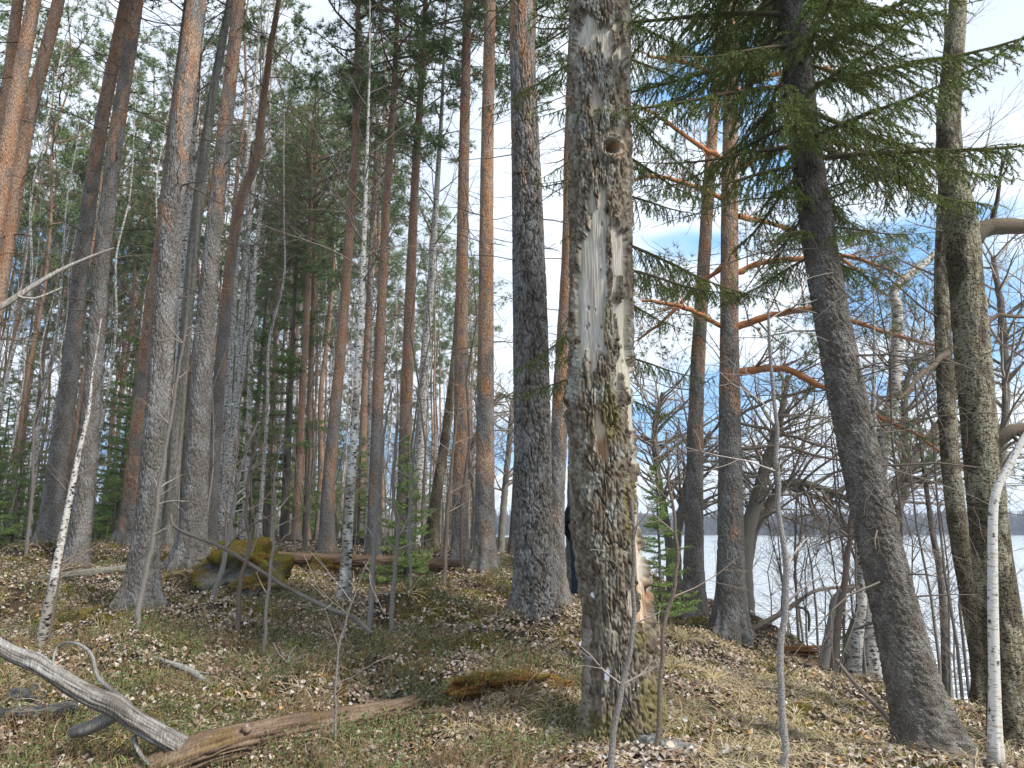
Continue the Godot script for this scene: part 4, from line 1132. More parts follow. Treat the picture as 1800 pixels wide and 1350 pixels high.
func log_mesh(a: Array, foot: Vector3, tone: Array, kind: String, no: int) -> ArrayMesh:
	var up := unpack(a)
	var big: bool = up[1][0] > 0.05
	var q := resample(up[0], up[1], 0.025 if big else 0.05)
	var p: PackedVector3Array = q[0]
	var r: PackedFloat32Array = q[1]
	var m := p.size()
	for i in m:
		p[i] -= foot
	# rounded ends
	for e in 3:
		p.push_back(p[p.size() - 1] + (p[m - 1] - p[m - 2]).normalized() * r[m - 1] * 0.15)
		r.push_back(r[m - 1] * [0.9, 0.6, 0.02][e])
	p.insert(0, p[0] - (p[1] - p[0]).normalized() * 0.005)
	r.insert(0, 0.001)
	var b := Build.new()
	var sides := 72 if big else 10
	b.tube(p, r, sides, tone[0], tone[0])
	var k := 0
	var n := 0.0
	var along := 0.0
	for i in p.size():
		if i > 0:
			along += p[i].distance_to(p[i - 1])
		for j in sides + 1:
			var w := TAU * float(j % sides) / sides
			var cx := cos(w)
			var cz := sin(w)
			n = soft.get_noise_3d(cx * r[i] * 85.0 + no * 3.0, along * 1.6, cz * r[i] * 85.0)
			var lump := soft.get_noise_3d(cx * 1.5 + no * 9.0, along * 3.5, cz * 1.5)
			var crack := 1.0 - sm(0.0, 0.22, absf(soft.get_noise_3d(cx * r[i] * 26.0 + no * 5.0, along * 0.9, cz * r[i] * 26.0)) * 2.0)
			var d := -r[i] * crack * (0.24 if kind == "rot" else 0.12) + r[i] * (0.12 * lump + (0.15 if kind == "rot" else 0.08) * n)
			b.v[k] += b.n[k] * d
			var col: Color = (tone[0] as Color).lerp(tone[1], sm(-0.25, 0.35, n + 0.5 * lump))
			if kind == "rot" and b.n[k].y > 0.2:
				col = col.lerp(Color(0.3, 0.2, 0.05), 0.5 * sm(0.25, 0.5, soft.get_noise_3d(b.v[k].x * 3.0, 4.0, b.v[k].z * 3.0)))
			if kind == "limb" or kind == "peel":
				col = col.lerp(Color(0.66, 0.65, 0.63), 0.8 * sm(0.2, 0.34, soft.get_noise_3d(cx * 1.2, along * 2.2 + 5.0, cz * 1.2)))
			if kind == "char":
				col = (tone[0] as Color).lerp(tone[1], sm(0.0, 0.3, soft.get_noise_3d(cx * 4.0, along * 9.0, cz * 4.0)))
			b.c[k] = col
			k += 1
	fix_normals(b)
	for i in p.size():
		var f := i * (sides + 1)
		var s := (b.n[f] + b.n[f + sides]).normalized()
		b.n[f] = s
		b.n[f + sides] = s
	return b.mesh()

func lump_mesh(size: Vector3, seed_: float, rough: float, mossy: float, stone: Color, moss: Color) -> ArrayMesh:
	var b := Build.new()
	var rings := 44
	var sides := 72
	for i in rings + 1:
		var th := PI * i / rings
		for j in sides + 1:
			var w := TAU * (j % sides) / sides
			var o := Vector3(sin(th) * cos(w), cos(th), sin(th) * sin(w))
			var bx := Vector3(signf(o.x) * pow(absf(o.x), 0.7), signf(o.y) * pow(absf(o.y), 0.75), signf(o.z) * pow(absf(o.z), 0.7))
			var n := soft.get_noise_3d(o.x * 1.4 + seed_, o.y * 1.4, o.z * 1.4)
			var f := soft.get_noise_3d(o.x * 7.0 + seed_, o.y * 7.0, o.z * 7.0)
			var s := Vector3(bx.x * size.x, bx.y * size.y, bx.z * size.z) * (1.0 + rough * n + 0.09 * rough * f)
			var cover := sm(-0.2, 0.15, o.y + 0.9 * f * 0.6 + mossy + 0.7 * n)
			s += o * cover * 0.02 * (1.0 + 1.4 * soft.get_noise_3d(s.x * 30.0, s.y * 30.0, s.z * 30.0))
			b.v.push_back(s)
			b.n.push_back(o)
			var st := stone.lerp(stone * 0.6, sm(-0.3, 0.3, soft.get_noise_3d(s.x * 12.0, s.y * 12.0, s.z * 12.0)))
			var mo := moss.lerp(Color(moss.r * 1.25, moss.g * 0.85, moss.b * 0.9), sm(-0.2, 0.4, soft.get_noise_3d(s.x * 5.0, s.y * 5.0 + 20.0, s.z * 5.0)))
			b.c.push_back(st.lerp(mo, cover))
			b.uv.push_back(Vector2.ZERO)
	for i in rings:
		for j in sides:
			var k := i * (sides + 1) + j
			var l := k + sides + 1
			b.ix.push_back(k); b.ix.push_back(l + 1); b.ix.push_back(k + 1)
			b.ix.push_back(k); b.ix.push_back(l); b.ix.push_back(l + 1)
	fix_normals(b)
	return b.mesh()

func moss_coat(o: MeshInstance3D, count: int, col: Color, low: float) -> void:
	# short mossy points standing on the upper faces of a stone
	var a := o.mesh.surface_get_arrays(0)
	var v: PackedVector3Array = a[Mesh.ARRAY_VERTEX]
	var n: PackedVector3Array = a[Mesh.ARRAY_NORMAL]
	var b := Build.new()
	while b.ix.size() < count * 3:
		var k := rng.randi_range(0, v.size() - 74)
		if n[k].y < low + rnd(-0.2, 0.2):
			continue
		var p := v[k].lerp(v[k + 1 + 73 * rng.randi_range(0, 1)], rng.randf())
		tuft(b, p - n[k] * 0.004, (n[k] + Vector3.UP * 0.3).normalized(), 0.03, 3, 0.009, vary(col.lerp(Color(0.17, 0.2, 0.05) if soft.get_noise_3d(p.x * 6.0, p.y * 6.0, p.z * 6.0) > 0.0 else Color(0.28, 0.22, 0.08), 0.7 * absf(soft.get_noise_3d(p.x * 6.0, p.y * 6.0, p.z * 6.0)) + 0.3 * rng.randf()), 0.25), 0.8)
	part(o, "moss_coat", b.mesh(), mats.leaf).set_meta("kind", "stuff")

func build_stones() -> void:
	var olive := Color(0.25, 0.22, 0.045)
	var t := thing("boulder", "boulder thickly covered in golden green moss in front of the brown log", "boulder", Vector3(-3.6, 0.95, -10.35))
	var o := part(t, "stone", lump_mesh(Vector3(0.5, 0.32, 0.42), 3.0, 0.42, -0.02, Color(0.36, 0.36, 0.34), olive), mats.rock)
	o.position = Vector3(0, 0.12, 0)
	rng.seed = 5
	moss_coat(o, 6500, Color(0.31, 0.28, 0.06), 0.1)
	t = thing("boulder", "small grey stone peeping out below the mossy boulder", "boulder", Vector3(-3.38, 0.82, -9.85))
	o = part(t, "stone", lump_mesh(Vector3(0.17, 0.16, 0.14), 9.0, 0.4, -0.35, Color(0.5, 0.5, 0.49), olive), mats.rock)
	t = thing("boulder", "dark mossy lump under the brown log", "boulder", Vector3(-3.05, 0.9, -12.9))
	o = part(t, "stone", lump_mesh(Vector3(0.34, 0.24, 0.26), 14.0, 0.4, 0.1, Color(0.16, 0.13, 0.1), Color(0.16, 0.12, 0.03)), mats.rock)
	t = thing("boulder", "mossy mound at the foot of the broad boulder pine", "boulder", Vector3(-4.75, 1.0, -11.8))
	o = part(t, "stone", lump_mesh(Vector3(0.5, 0.24, 0.4), 31.0, 0.4, 0.6, Color(0.3, 0.3, 0.28), Color(0.24, 0.19, 0.04)), mats.rock)
	moss_coat(o, 1800, Color(0.27, 0.22, 0.06), 0.2)
	t = thing("rock", "flat grey lichen rock at the foot of the snag", "rock", Vector3(0.98, ground(0.98, -5.0) - 0.02, -5.0))
	o = part(t, "stone", lump_mesh(Vector3(0.17, 0.11, 0.2), 21.0, 0.5, -1.7, Color(0.46, 0.47, 0.46), olive), mats.rock)
	t = thing("moss_ridge", "rotten root ridge covered in rust-orange moss beside the snag", "mound", Vector3(-0.02, ground(-0.02, -6.35) - 0.02, -6.35))
	o = part(t, "ridge", lump_mesh(Vector3(0.38, 0.075, 0.13), 41.0, 0.6, -0.1, Color(0.24, 0.13, 0.06), Color(0.25, 0.18, 0.05)), mats.rock)
	o.rotation.y = 0.25
	moss_coat(o, 1500, Color(0.32, 0.24, 0.055), 0.5)
	t = thing("rock", "dark angular stone beside the leaning white birch", "rock", Vector3(-3.78, 0.25, -6.2))
	o = part(t, "stone", lump_mesh(Vector3(0.2, 0.14, 0.2), 51.0, 0.5, -1.8, Color(0.2, 0.2, 0.21), olive), mats.rock)
	# weathered planks by the water
	t = thing("plank_pile", "stack of weathered orange planks at the water behind the crest pine", "planks", Vector3(4.0, ground(4.0, -11.2), -11.2))
	rng.seed = 12
	for k in 7:
		var bm := BoxMesh.new()
		bm.size = Vector3(rnd(0.5, 0.75), 0.025, 0.12)
		var pl := part(t, "plank", bm, mats.plank)
		pl.transform = Transform3D(Basis(Vector3.UP, rnd(-0.2, 0.2)) * Basis(Vector3(0, 0, 1), rnd(-0.05, 0.05)), Vector3(rnd(-0.06, 0.06), 0.03 + 0.028 * k, rnd(-0.1, 0.1)))

# ------------------------------------------------------------------ the wood behind
func build_wood() -> void:
	var spots := []
	rng.seed = 88
	var sets := [
		["pine_tree", "pine", 108, 22.0, 62.0, "slender orange-topped pine in the wood", "pines deep in the wood", "pine tree"],
		["birch_tree", "birch", 84, 17.0, 52.0, "thin white birch among pines", "birches deep in the wood", "birch tree"],
		["young_spruce", "spruce", 54, 16.0, 48.0, "bushy green young spruce under pines", "young spruces in the wood", "spruce tree"],
		["bare_sapling", "sapling", 36, 8.6, 15.0, "thin leafless sapling leaning at the water edge", "leafless saplings along the shore", "sapling"],
		["bare_sapling", "sapling", 250, 12.0, 42.0, "thin leafless grey-brown sapling in undergrowth", "leafless saplings in the undergrowth", "sapling"],
	]
	var protos := {"pine": [], "birch": [], "spruce": [], "sapling": []}
	for k in 5:
		rng.seed = 130 + k
		var H := 19.0 + k
		var p := PackedVector3Array([Vector3(0, -0.4, 0)])
		var r := PackedFloat32Array([0.16])
		for i in 8:
			p.push_back(Vector3(rnd(-0.07, 0.07) * minf(i, 3), H * i / 7.0, rnd(-0.07, 0.07) * minf(i, 3)))
			r.push_back(lerpf([0.125, 0.09, 0.11, 0.08, 0.1][k], 0.02, i / 7.0))
		protos.pine.push_back([trunk_mesh(p, r, "pine", 0.3, 9, [1.5, 2.2, 0.8, 3.0, 1.6][k], 0), pine_crown(H, H * [0.58, 0.5, 0.62, 0.42, 0.55][k], 900 + k, 1.9, 0.85, 0.2)])
	for k in 4:
		rng.seed = 150 + k
		var H := 13.0 + k
		var p := PackedVector3Array([Vector3(0, -0.4, 0)])
		var r := PackedFloat32Array([0.065])
		for i in 8:
			p.push_back(Vector3(rnd(-0.06, 0.06) * minf(i, 3), H * i / 7.0, rnd(-0.06, 0.06) * minf(i, 3)))
			r.push_back(lerpf(0.06, 0.008, i / 7.0))
		var b := Build.new()
		for i in 30:
			var t := (i + rng.randf()) / 30.0
			var az := i * 2.4
			var h := lerpf(H * 0.3, H, t)
			grow(b, stem_at(p, h), Vector3(cos(az), rnd(0.4, 1.1), sin(az)).normalized(), lerpf(1.8, 0.6, t) * rnd(0.6, 1.1), lerpf(0.02, 0.008, t), 2, 5, Color(0.2, 0.155, 0.135), 0.05, [], 0.7)
		protos.birch.push_back([trunk_mesh(p, r, "birch", 0.35, 8, 0, 0), [b.mesh()]])
	for k in 4:
		rng.seed = 170 + k
		var H := [3.0, 6.0, 9.0, 12.0][k] as float
		var p := PackedVector3Array([Vector3(0, -0.3, 0), Vector3(0, H * 0.5, 0), Vector3(0, H, 0)])
		var r := PackedFloat32Array([0.012 * H + 0.01, 0.006 * H + 0.006, 0.004])
		protos.spruce.push_back([trunk_mesh(p, r, "spruce", 0.4, 8, 0, 0, 0.1), spruce_crown(H, 0.15 + 0.1 * H * (k / 4.0), 960 + k, 0.45 + 0.14 * H, 0.055 + 0.006 * H)])
	for k in 6:
		rng.seed = 190 + k
		var H := [2.6, 3.6, 4.6, 5.6, 6.6, 3.0][k] as float
		var p := PackedVector3Array([Vector3(0, -0.3, 0)])
		var r := PackedFloat32Array([0.006 + 0.0035 * H])
		for i in 7:
			p.push_back(Vector3(rnd(-0.05, 0.05) * i, H * i / 6.0, rnd(-0.05, 0.05) * i))
			r.push_back(lerpf(0.006 + 0.0035 * H, 0.003, i / 6.0))
		var st := Build.new()
		var col := [Color(0.42, 0.39, 0.35), Color(0.33, 0.28, 0.24), Color(0.5, 0.48, 0.45)][k % 3] as Color
		st.tube(p, r, 6, col, col.lerp(Color(0.2, 0.14, 0.12), 0.5))
		var b := Build.new()
		for i in 22:
			var h := lerpf(H * 0.2, H, rng.randf())
			var az := rnd(0, TAU)
			grow(b, stem_at(p, h), Vector3(cos(az), rnd(0.4, 1.3), sin(az)).normalized(), rnd(0.3, 0.9) * (1.2 - 0.6 * h / H), 0.006, 1, 4, Color(0.21, 0.165, 0.14), 0.1, [], 0.8)
		protos.sapling.push_back([st.mesh(), [b.mesh()]])
	for s in sets:
		var made := []
		rng.seed = hash(s[6]) % 10000
		var placed := 0
		var tries := 0
		while placed < s[2] and tries < 20000:
			tries += 1
			var d := lerpf(s[3], s[4], pow(rng.randf(), 0.8))
			var ang := rnd(-0.78, -0.16)
			if s[3] < 9.0:
				ang = rnd(0.17, 0.62)
			elif s[1] == "sapling":
				ang = rnd(-0.72, -0.03)
			elif d > 45.0:
				ang = rnd(-0.75, -0.05)
			var x := d * tan(ang)
			if s[1] == "pine" and d < 24.0 and ang > -0.45:
				continue
			if s[3] < 9.0:
				if x > shore_x(-d) + 0.1 or x < shore_x(-d) - 1.9:
					continue
			elif x > shore_x(-d) - 2.0:
				continue
			var gap := 0.35 if s[1] == "sapling" else 1.1
			var ok := true
			for q in spots:
				if Vector2(x, d).distance_squared_to(q[0]) < maxf(gap, q[1]) * minf(gap, q[1]) * 1.2:
					ok = false
					break
			if not ok:
				continue
			spots.push_back([Vector2(x, d), gap])
			var n: int = protos[s[1]].size()
			var k := rng.randi_range(0, n - 1)
			if s[1] == "spruce" and d < 22.0:
				k = rng.randi_range(0, 1)
			var pr: Array = protos[s[1]][k]
			var at := Vector3(x, ground(x, -d), -d)
			var size := rnd(0.85, 1.15)
			var bas := Basis(Vector3(rnd(-1, 1), 0, rnd(-1, 1)).normalized(), rnd(0, 0.035)) * Basis(Vector3.UP, rnd(0, TAU)) * Basis.from_scale(Vector3(size, size, size))
			var mark := "beyond the leaning pine pair"
			if ang > -0.24:
				mark = "beyond the straight orange pines"
			elif ang > -0.32:
				mark = "beyond the brown fallen log"
			elif ang > -0.4:
				mark = "beyond the mossy boulder"
			elif ang > -0.5:
				mark = "beyond the tall grey pine"
			var far := "well back" if d > lerpf(s[3], s[4], 0.5) else "fairly near"
			var label: String = "%s, %s %s" % [s[5], far, mark] if s[3] > 9.0 else s[5]
			var t: Node3D
			if k < made.size() and made[k]:
				t = made[k].duplicate()
				t.name = numbered(s[0])
				add_child(t)
				t.set_meta("label", label); t.set_meta("category", s[7]); t.set_meta("group", s[6])
			else:
				t = thing(s[0], label, s[7], at, s[6])
				var mt: StandardMaterial3D = {"pine": mats.pine, "birch": mats.birch, "spruce": mats.spruce, "sapling": mats.bark}[s[1]]
				part(t, "trunk" if s[1] != "sapling" else "stem", pr[0], mt)
				var cr: Array = pr[1]
				var top := part(t, "crown" if s[1] != "sapling" else "twigs", cr[0], mats.twig)
				if s[1] == "sapling":
					top.set_meta("kind", "stuff")
				if cr.size() > 1:
					part(t, "needles", cr[1], mats.needle).set_meta("kind", "stuff")
				if cr.size() > 2:
					part(t, "dead_branches", cr[2], mats.twig).set_meta("kind", "stuff")
				made.resize(maxi(made.size(), k + 1))
				made[k] = t
			t.transform = Transform3D(bas, at)
			placed += 1
	# single young conifers that stand by themselves
	for a in [["small feathery spruce in front of the orange pine by the brown log", Vector3(-1.6, 0, -11.6), 0, 0.75], ["tiny spruce seedling growing at the grey alder on the bank", Vector3(1.95, 0, -10.2), 0, 0.72], ["low bushy spruce beside the far foot of the pine pair", Vector3(-8.6, 0, -13.2), 0, 0.62], ["thin little conifer at the water edge behind the waterside clump", Vector3(4.9, 0, -11.8), 0, 0.3]]:
		var t := thing("young_spruce", a[0], "spruce tree", Vector3(a[1].x, ground(a[1].x, a[1].z), a[1].z))
		var pr: Array = protos.spruce[a[2]]
		for k in 3:
			var o := part(t, ["trunk", "crown", "needles"][k], [pr[0], pr[1][0], pr[1][1]][k], [mats.spruce, mats.twig, mats.needle][k])
			o.transform = Transform3D(Basis.from_scale(Vector3.ONE * a[3]), Vector3.ZERO)
			if k == 2:
				o.set_meta("kind", "stuff")
	# far-off wood that reads as one mass
	for s in [["distant_wood", "distant pine wood closing the view behind the nearer trees", 0, 70], ["distant_thicket", "distant spruce thicket low between the far trunks", 1, 120]]:
		var b := Build.new()
		var src: Array = [protos.pine[1][1][1], protos.spruce[2][1][1]]
		var mm := MultiMesh.new()
		mm.transform_format = MultiMesh.TRANSFORM_3D
		mm.mesh = src[s[2]]
		mm.instance_count = s[3]
		rng.seed = 777 + s[2]
		var k := 0
		while k < s[3]:
			var d := rnd(60, 125) if s[2] == 0 else rnd(45, 120)
			var x := d * tan(rnd(-0.8, 0.05))
			if x > shore_x(-d) - 3.0:
				continue
			var sc := rnd(0.8, 1.2)
			mm.set_instance_transform(k, Transform3D(Basis(Vector3.UP, rnd(0, TAU)) * Basis.from_scale(Vector3(sc, sc, sc)), Vector3(x, ground(x, -d) - 0.2, -d)))
			k += 1
		var mi := MultiMeshInstance3D.new()
		mi.multimesh = mm
		mi.material_override = mats.needle
		mi.name = s[0]
		add_child(mi)
		mi.set_meta("kind", "stuff")
		mi.set_meta("label", s[1])
		mi.set_meta("category", "woodland")

# ------------------------------------------------------------------ lake and far shore
func build_lake() -> void:
	var b := Build.new()
	var zs := [20.0, -10.0, -20.0, -40.0, -80.0, -160.0, -320.0, -900.0]
	for i in zs.size() - 1:
		var z0: float = zs[i]
		var z1: float = zs[i + 1]
		var k := b.v.size()
		for q in [Vector3(-500, WATER, z0), Vector3(900, WATER, z0), Vector3(900, WATER, z1), Vector3(-500, WATER, z1)]:
			b.v.push_back(q)
			b.n.push_back(Vector3.UP)
			b.c.push_back(Color.WHITE)
			b.uv.push_back(Vector2(q.x / 22.0, q.z / 9.0))
		b.ix.append_array(PackedInt32Array([k, k + 2, k + 1, k, k + 3, k + 2]))
	setting("lake", b.mesh(), mats.water)
	# far shore: a low rise with woods on it
	var h := Build.new()
	for i in 60:
		var x := lerpf(-400, 700, i / 59.0)
		for j in 6:
			var d := [560.0, 568.0, 600.0, 680.0, 800.0, 1000.0][j] as float
			d += 30.0 * soft.get_noise_2d(x * 0.012, 3.0)
			h.v.push_back(Vector3(x, WATER + [-0.5, 0.8, 3.0, 7.0, 10.0, 10.0][j], -d))
			h.n.push_back(Vector3.UP)
			h.c.push_back(Color(0.1, 0.09, 0.06))
			h.uv.push_back(Vector2(x, d))
	for i in 59:
		for j in 5:
			var k := i * 6 + j
			h.ix.append_array(PackedInt32Array([k, k + 1, k + 7, k, k + 7, k + 6]))
	setting("far_shore_hills", h.mesh(), mats.soil)
	var tree := Build.new()
	rng.seed = 31
	for k in 90:
		var u := rng.randf()
		var az := rnd(0, TAU)
		var hh := lerpf(2.0, 14.0, u)
		var ln := (1.0 - u) * 2.8 + 0.4
		var o := Vector3(cos(az), 0, sin(az))
		tuft(tree, Vector3(0, hh, 0), (o - Vector3.UP * 0.3).normalized(), ln, 3, 0.9, Color(0.045, 0.07, 0.04), 0.3)
	tree.tube(PackedVector3Array([Vector3(0, -1, 0), Vector3(0, 15, 0)]), PackedFloat32Array([0.2, 0.03]), 4, Color(0.2, 0.15, 0.12), Color(0.2, 0.15, 0.12))
	var round := Build.new()
	for k in 150:
		var o := rand_dir()
		tuft(round, Vector3(0, 7, 0) + Vector3(o.x * 3.0, o.y * 4.5, o.z * 3.0), (o + Vector3.UP).normalized(), 1.6, 4, 0.22, Color(0.13, 0.1, 0.075), 0.6)
	round.tube(PackedVector3Array([Vector3(0, -1, 0), Vector3(0, 9, 0)]), PackedFloat32Array([0.18, 0.05]), 4, Color(0.35, 0.33, 0.3), Color(0.3, 0.28, 0.25))
	var mi2 := 0
	for mesh in [tree.mesh(), round.mesh()]:
		var mm := MultiMesh.new()
		mm.transform_format = MultiMesh.TRANSFORM_3D
		mm.mesh = mesh
		mm.instance_count = 1100
		for k in 1100:
			var x := rnd(-380, 680)
			var d := (rnd(566, 700) if mi2 == 0 else rnd(563, 640)) + 30.0 * soft.get_noise_2d(x * 0.012, 3.0)
			var s := rnd(0.7, 1.25)
			mm.set_instance_transform(k, Transform3D(Basis(Vector3.UP, rnd(0, TAU)) * Basis.from_scale(Vector3(s, s, s)), Vector3(x, WATER + 0.8 + (d - 566.0) * 0.05, -d)))
		var mi := MultiMeshInstance3D.new()
		mi.multimesh = mm
		mi.material_override = mats.needle
		mi.name = ["far_shore_conifers", "far_shore_thicket"][mi2]
		add_child(mi)
		mi.set_meta("kind", "stuff")
		mi.set_meta("label", ["dark conifers lining the far side of the lake", "brown leafless thicket lining the far side of the lake"][mi2])
		mi.set_meta("category", "woodland")
		mi2 += 1

# ------------------------------------------------------------------ litter, grass, moss, dwarf shrubs
func scatter(called: String, label: String, category: String, m: Mesh, mat: Material, xf: Array, cols: PackedColorArray) -> void:
	var mm := MultiMesh.new()
	mm.transform_format = MultiMesh.TRANSFORM_3D
	mm.use_colors = true
	mm.mesh = m
	mm.instance_count = xf.size()
	for i in xf.size():
		mm.set_instance_transform(i, xf[i])
		mm.set_instance_color(i, cols[i])
	var o := MultiMeshInstance3D.new()
	o.multimesh = mm
	o.material_override = mat
	o.name = called
	add_child(o)
	o.set_meta("kind", "stuff")
	o.set_meta("label", label)
	o.set_meta("category", category)

func spot(dmin: float, dmax: float, power: float) -> Vector3:
	# a random place on the bank, closer together nearby
	while true:
		var d := lerpf(dmin, dmax, pow(rng.randf(), power))
		var ang := rnd(-0.78, 0.74)
		var x := d * tan(ang)
		if x < shore_x(-d) - 0.5:
			return Vector3(x, ground(x, -d), -d)
	return Vector3.ZERO

func tilt(x: float, z: float) -> Basis:
	var e := 0.12
	var nrm := Vector3(ground(x - e, z) - ground(x + e, z), 2.0 * e, ground(x, z - e) - ground(x, z + e)).normalized()
	var a := nrm.cross(Vector3.FORWARD).normalized()
	return Basis(a, nrm, a.cross(nrm))

func build_litter() -> void:
	# fallen leaves: an oval blade, curled and folded along its rib
	for kind in 2:
		var b := Build.new()
		var curl := [0.25, 0.55][kind] as float
		var rows := 4
		for s in [-1.0, 1.0]:
			for i in rows:
				var t0 := float(i) / rows
				var t1 := float(i + 1) / rows
				var w0: float = 0.42 * sin(PI * pow(t0, 0.8)) * s
				var w1: float = 0.42 * sin(PI * pow(t1, 0.8)) * s
				var y0 := curl * sin(PI * t0) * 0.4
				var y1 := curl * sin(PI * t1) * 0.4
				var a := Vector3(t0 - 0.5, y0, 0)
				var d := Vector3(t1 - 0.5, y1, 0)
				var e := Vector3(t0 - 0.5, y0 + absf(w0) * curl * 0.9, w0)
				var f := Vector3(t1 - 0.5, y1 + absf(w1) * curl * 0.9, w1)
				var nn := (d - a).cross(f - a).normalized()
				if nn.y < 0:
					nn = -nn
				b.tri(a, d, f, nn, Color.WHITE)
				if i > 0:
					b.tri(a, f, e, nn, Color.WHITE)
		rng.seed = 41 + kind
		var xf := []
		var cols := PackedColorArray()
		while xf.size() < 60000:
			var p := spot(2.6, 20.0, 1.25)
			var den := soft.get_noise_2d(p.x * 1.2 + 15.0, p.z * 1.2) + 0.6 * soft.get_noise_2d(p.x * 4.0, p.z * 4.0 - 8.0) + 0.12
			if p.x < -0.3 and p.z > -8.5:
				den -= 0.05
			if rng.randf() > 0.18 + 0.95 * sm(-0.25, 0.35, den):
				continue
			var sz := rnd(0.024, 0.056)
			xf.push_back(Transform3D(tilt(p.x, p.z) * Basis(Vector3.UP, rnd(0, TAU)) * Basis(rand_dir(), rnd(0, 1.0)) * Basis.from_scale(Vector3(sz, sz, sz)), p + Vector3(0, rnd(0.004, 0.045), 0)))
			var q := rng.randf()
			var col := Color(0.29, 0.22, 0.165)
			if q < 0.32:
				col = Color(0.45, 0.38, 0.31)
			elif q < 0.4:
				col = Color(0.53, 0.49, 0.45)
			elif q < 0.66:
				col = Color(0.2, 0.135, 0.09)
			elif q < 0.675:
				col = Color(0.5, 0.27, 0.1)
			cols.push_back(vary(col, 0.22))
		scatter(["fallen_leaves", "curled_leaves"][kind], ["flat brown fallen leaves carpeting the bank", "curled grey-brown dry leaves strewn on the bank"][kind], "leaves", b.mesh(), mats.leaf, xf, cols)
	# dry grass: clumps of long bent straws
	var g := Build.new()
	rng.seed = 51
	for k in 16:
		var az := rnd(0, TAU)
		var o := Vector3(cos(az), 0, sin(az))
		var p := o * rnd(0.0, 0.05)
		var d := (Vector3.UP * rnd(0.3, 1.0) + o * rnd(0.3, 0.8)).normalized()
		var w := o.cross(Vector3.UP) * 0.0022
		var ln := rnd(0.12, 0.34)
		for i in 5:
			var q := p + d * ln / 5.0
			var nn := w.cross(d).normalized()
			b_quad(g, p - w, p + w, q + w * 0.8, q - w * 0.8, nn, vary(Color(0.9, 0.9, 0.9), 0.1))
			p = q
			d = (d + Vector3.DOWN * 0.38).normalized()
	var xs := []
	var cs := PackedColorArray()
	rng.seed = 52
	while xs.size() < 5200:
		var p := spot(2.6, 15.0, 1.1)
		var want := 0.1
		if p.x > 0.9 and p.z > -10.0:
			want = 0.15 + 0.85 * sm(-0.1, 0.3, soft.get_noise_2d(p.x * 0.9, p.z * 0.9 + 60.0) + 0.12)
		elif p.x > -0.4 and p.z < -5.4 and p.z > -7.5:
			want = 0.5
		elif p.x < -1.0:
			want = 0.22
		if rng.randf() > want:
			continue
		var sz := rnd(0.5, 1.1)
		xs.push_back(Transform3D(tilt(p.x, p.z) * Basis(Vector3.UP, rnd(0, TAU)) * Basis.from_scale(Vector3(sz, sz * rnd(0.4, 0.9), sz)), p))
		cs.push_back(vary(Color(0.52, 0.43, 0.25) if rng.randf() < 0.8 else Color(0.4, 0.32, 0.2), 0.2))
	scatter("dry_grass", "pale straw-coloured dry grass on the bank", "grass", g.mesh(), mats.leaf, xs, cs)
	# dwarf shrubs: wiry stems with small leathery leaves
	for kind in 2:
		var s := Build.new()
		rng.seed = 61 + kind
		for k in 9:
			var az := rnd(0, TAU)
			var o := Vector3(cos(az), 0, sin(az))
			var p0 := o * rnd(0.0, 0.08)
			var p1 := p0 + (Vector3.UP * rnd(0.6, 1.2) + o * 0.4) * rnd(0.05, 0.12)
			var p2 := p1 + (Vector3.UP * 0.8 + rand_dir() * 0.6) * 0.05
			s.tube(PackedVector3Array([p0, p1, p2]), PackedFloat32Array([0.0016, 0.0013, 0.0008]), 3, Color(0.34, 0.22, 0.13), Color(0.3, 0.22, 0.12))
			for i in [7, 3][kind]:
				var at := p0.lerp(p1, rnd(0.3, 1.0)) if rng.randf() < 0.5 else p1.lerp(p2, rng.randf())
				var d := (rand_dir() + Vector3.UP * 0.5).normalized()
				var w := d.cross(rand_dir()).normalized() * 0.0055
				var nn := d.cross(w).normalized()
				var col := vary([Color(0.105, 0.15, 0.06), Color(0.17, 0.135, 0.075)][kind], 0.3)
				b_quad(s, at, at + d * 0.008 + w, at + d * 0.02, at + d * 0.008 - w, nn, col)
		var xf := []
		var cols := PackedColorArray()
		while xf.size() < [2100, 3000][kind]:
			var p := spot(2.6, 16.0, 1.15)
			var den := soft.get_noise_2d(p.x * 0.8 - 33.0 + kind * 50.0, p.z * 0.8) + 0.5 * soft.get_noise_2d(p.x * 3.0, p.z * 3.0 + 77.0)
			den += 0.3 if p.x < -0.6 and p.z > -8.5 else -0.25
			if p.x > 0.7 or rng.randf() > sm(-0.2, 0.35, den):
				continue
			var sz := rnd(0.7, 1.35)
			xf.push_back(Transform3D(Basis(Vector3.UP, rnd(0, TAU)) * Basis.from_scale(Vector3(sz, sz, sz)), p))
			cols.push_back(vary(Color(1, 1, 1), 0.2))
		scatter(["lingonberry_shrubs", "bilberry_stems"][kind], ["green lingonberry shrubs covering the wood floor", "brown wiry bilberry stems on the wood floor"][kind], "dwarf shrubs", s.mesh(), mats.leaf, xf, cols)
	# moss: soft cushions of short points
	var mo := Build.new()
	rng.seed = 71
	for k in 42:
		var o := rand_dir()
		o.y = absf(o.y) * 0.5
		tuft(mo, Vector3(rnd(-0.04, 0.04), 0.0, rnd(-0.04, 0.04)), (Vector3.UP + o * 0.8).normalized(), 0.032, 1, 0.007, Color(0.95, 0.95, 0.95), 0.5)
	var xm := []
	var cm := PackedColorArray()
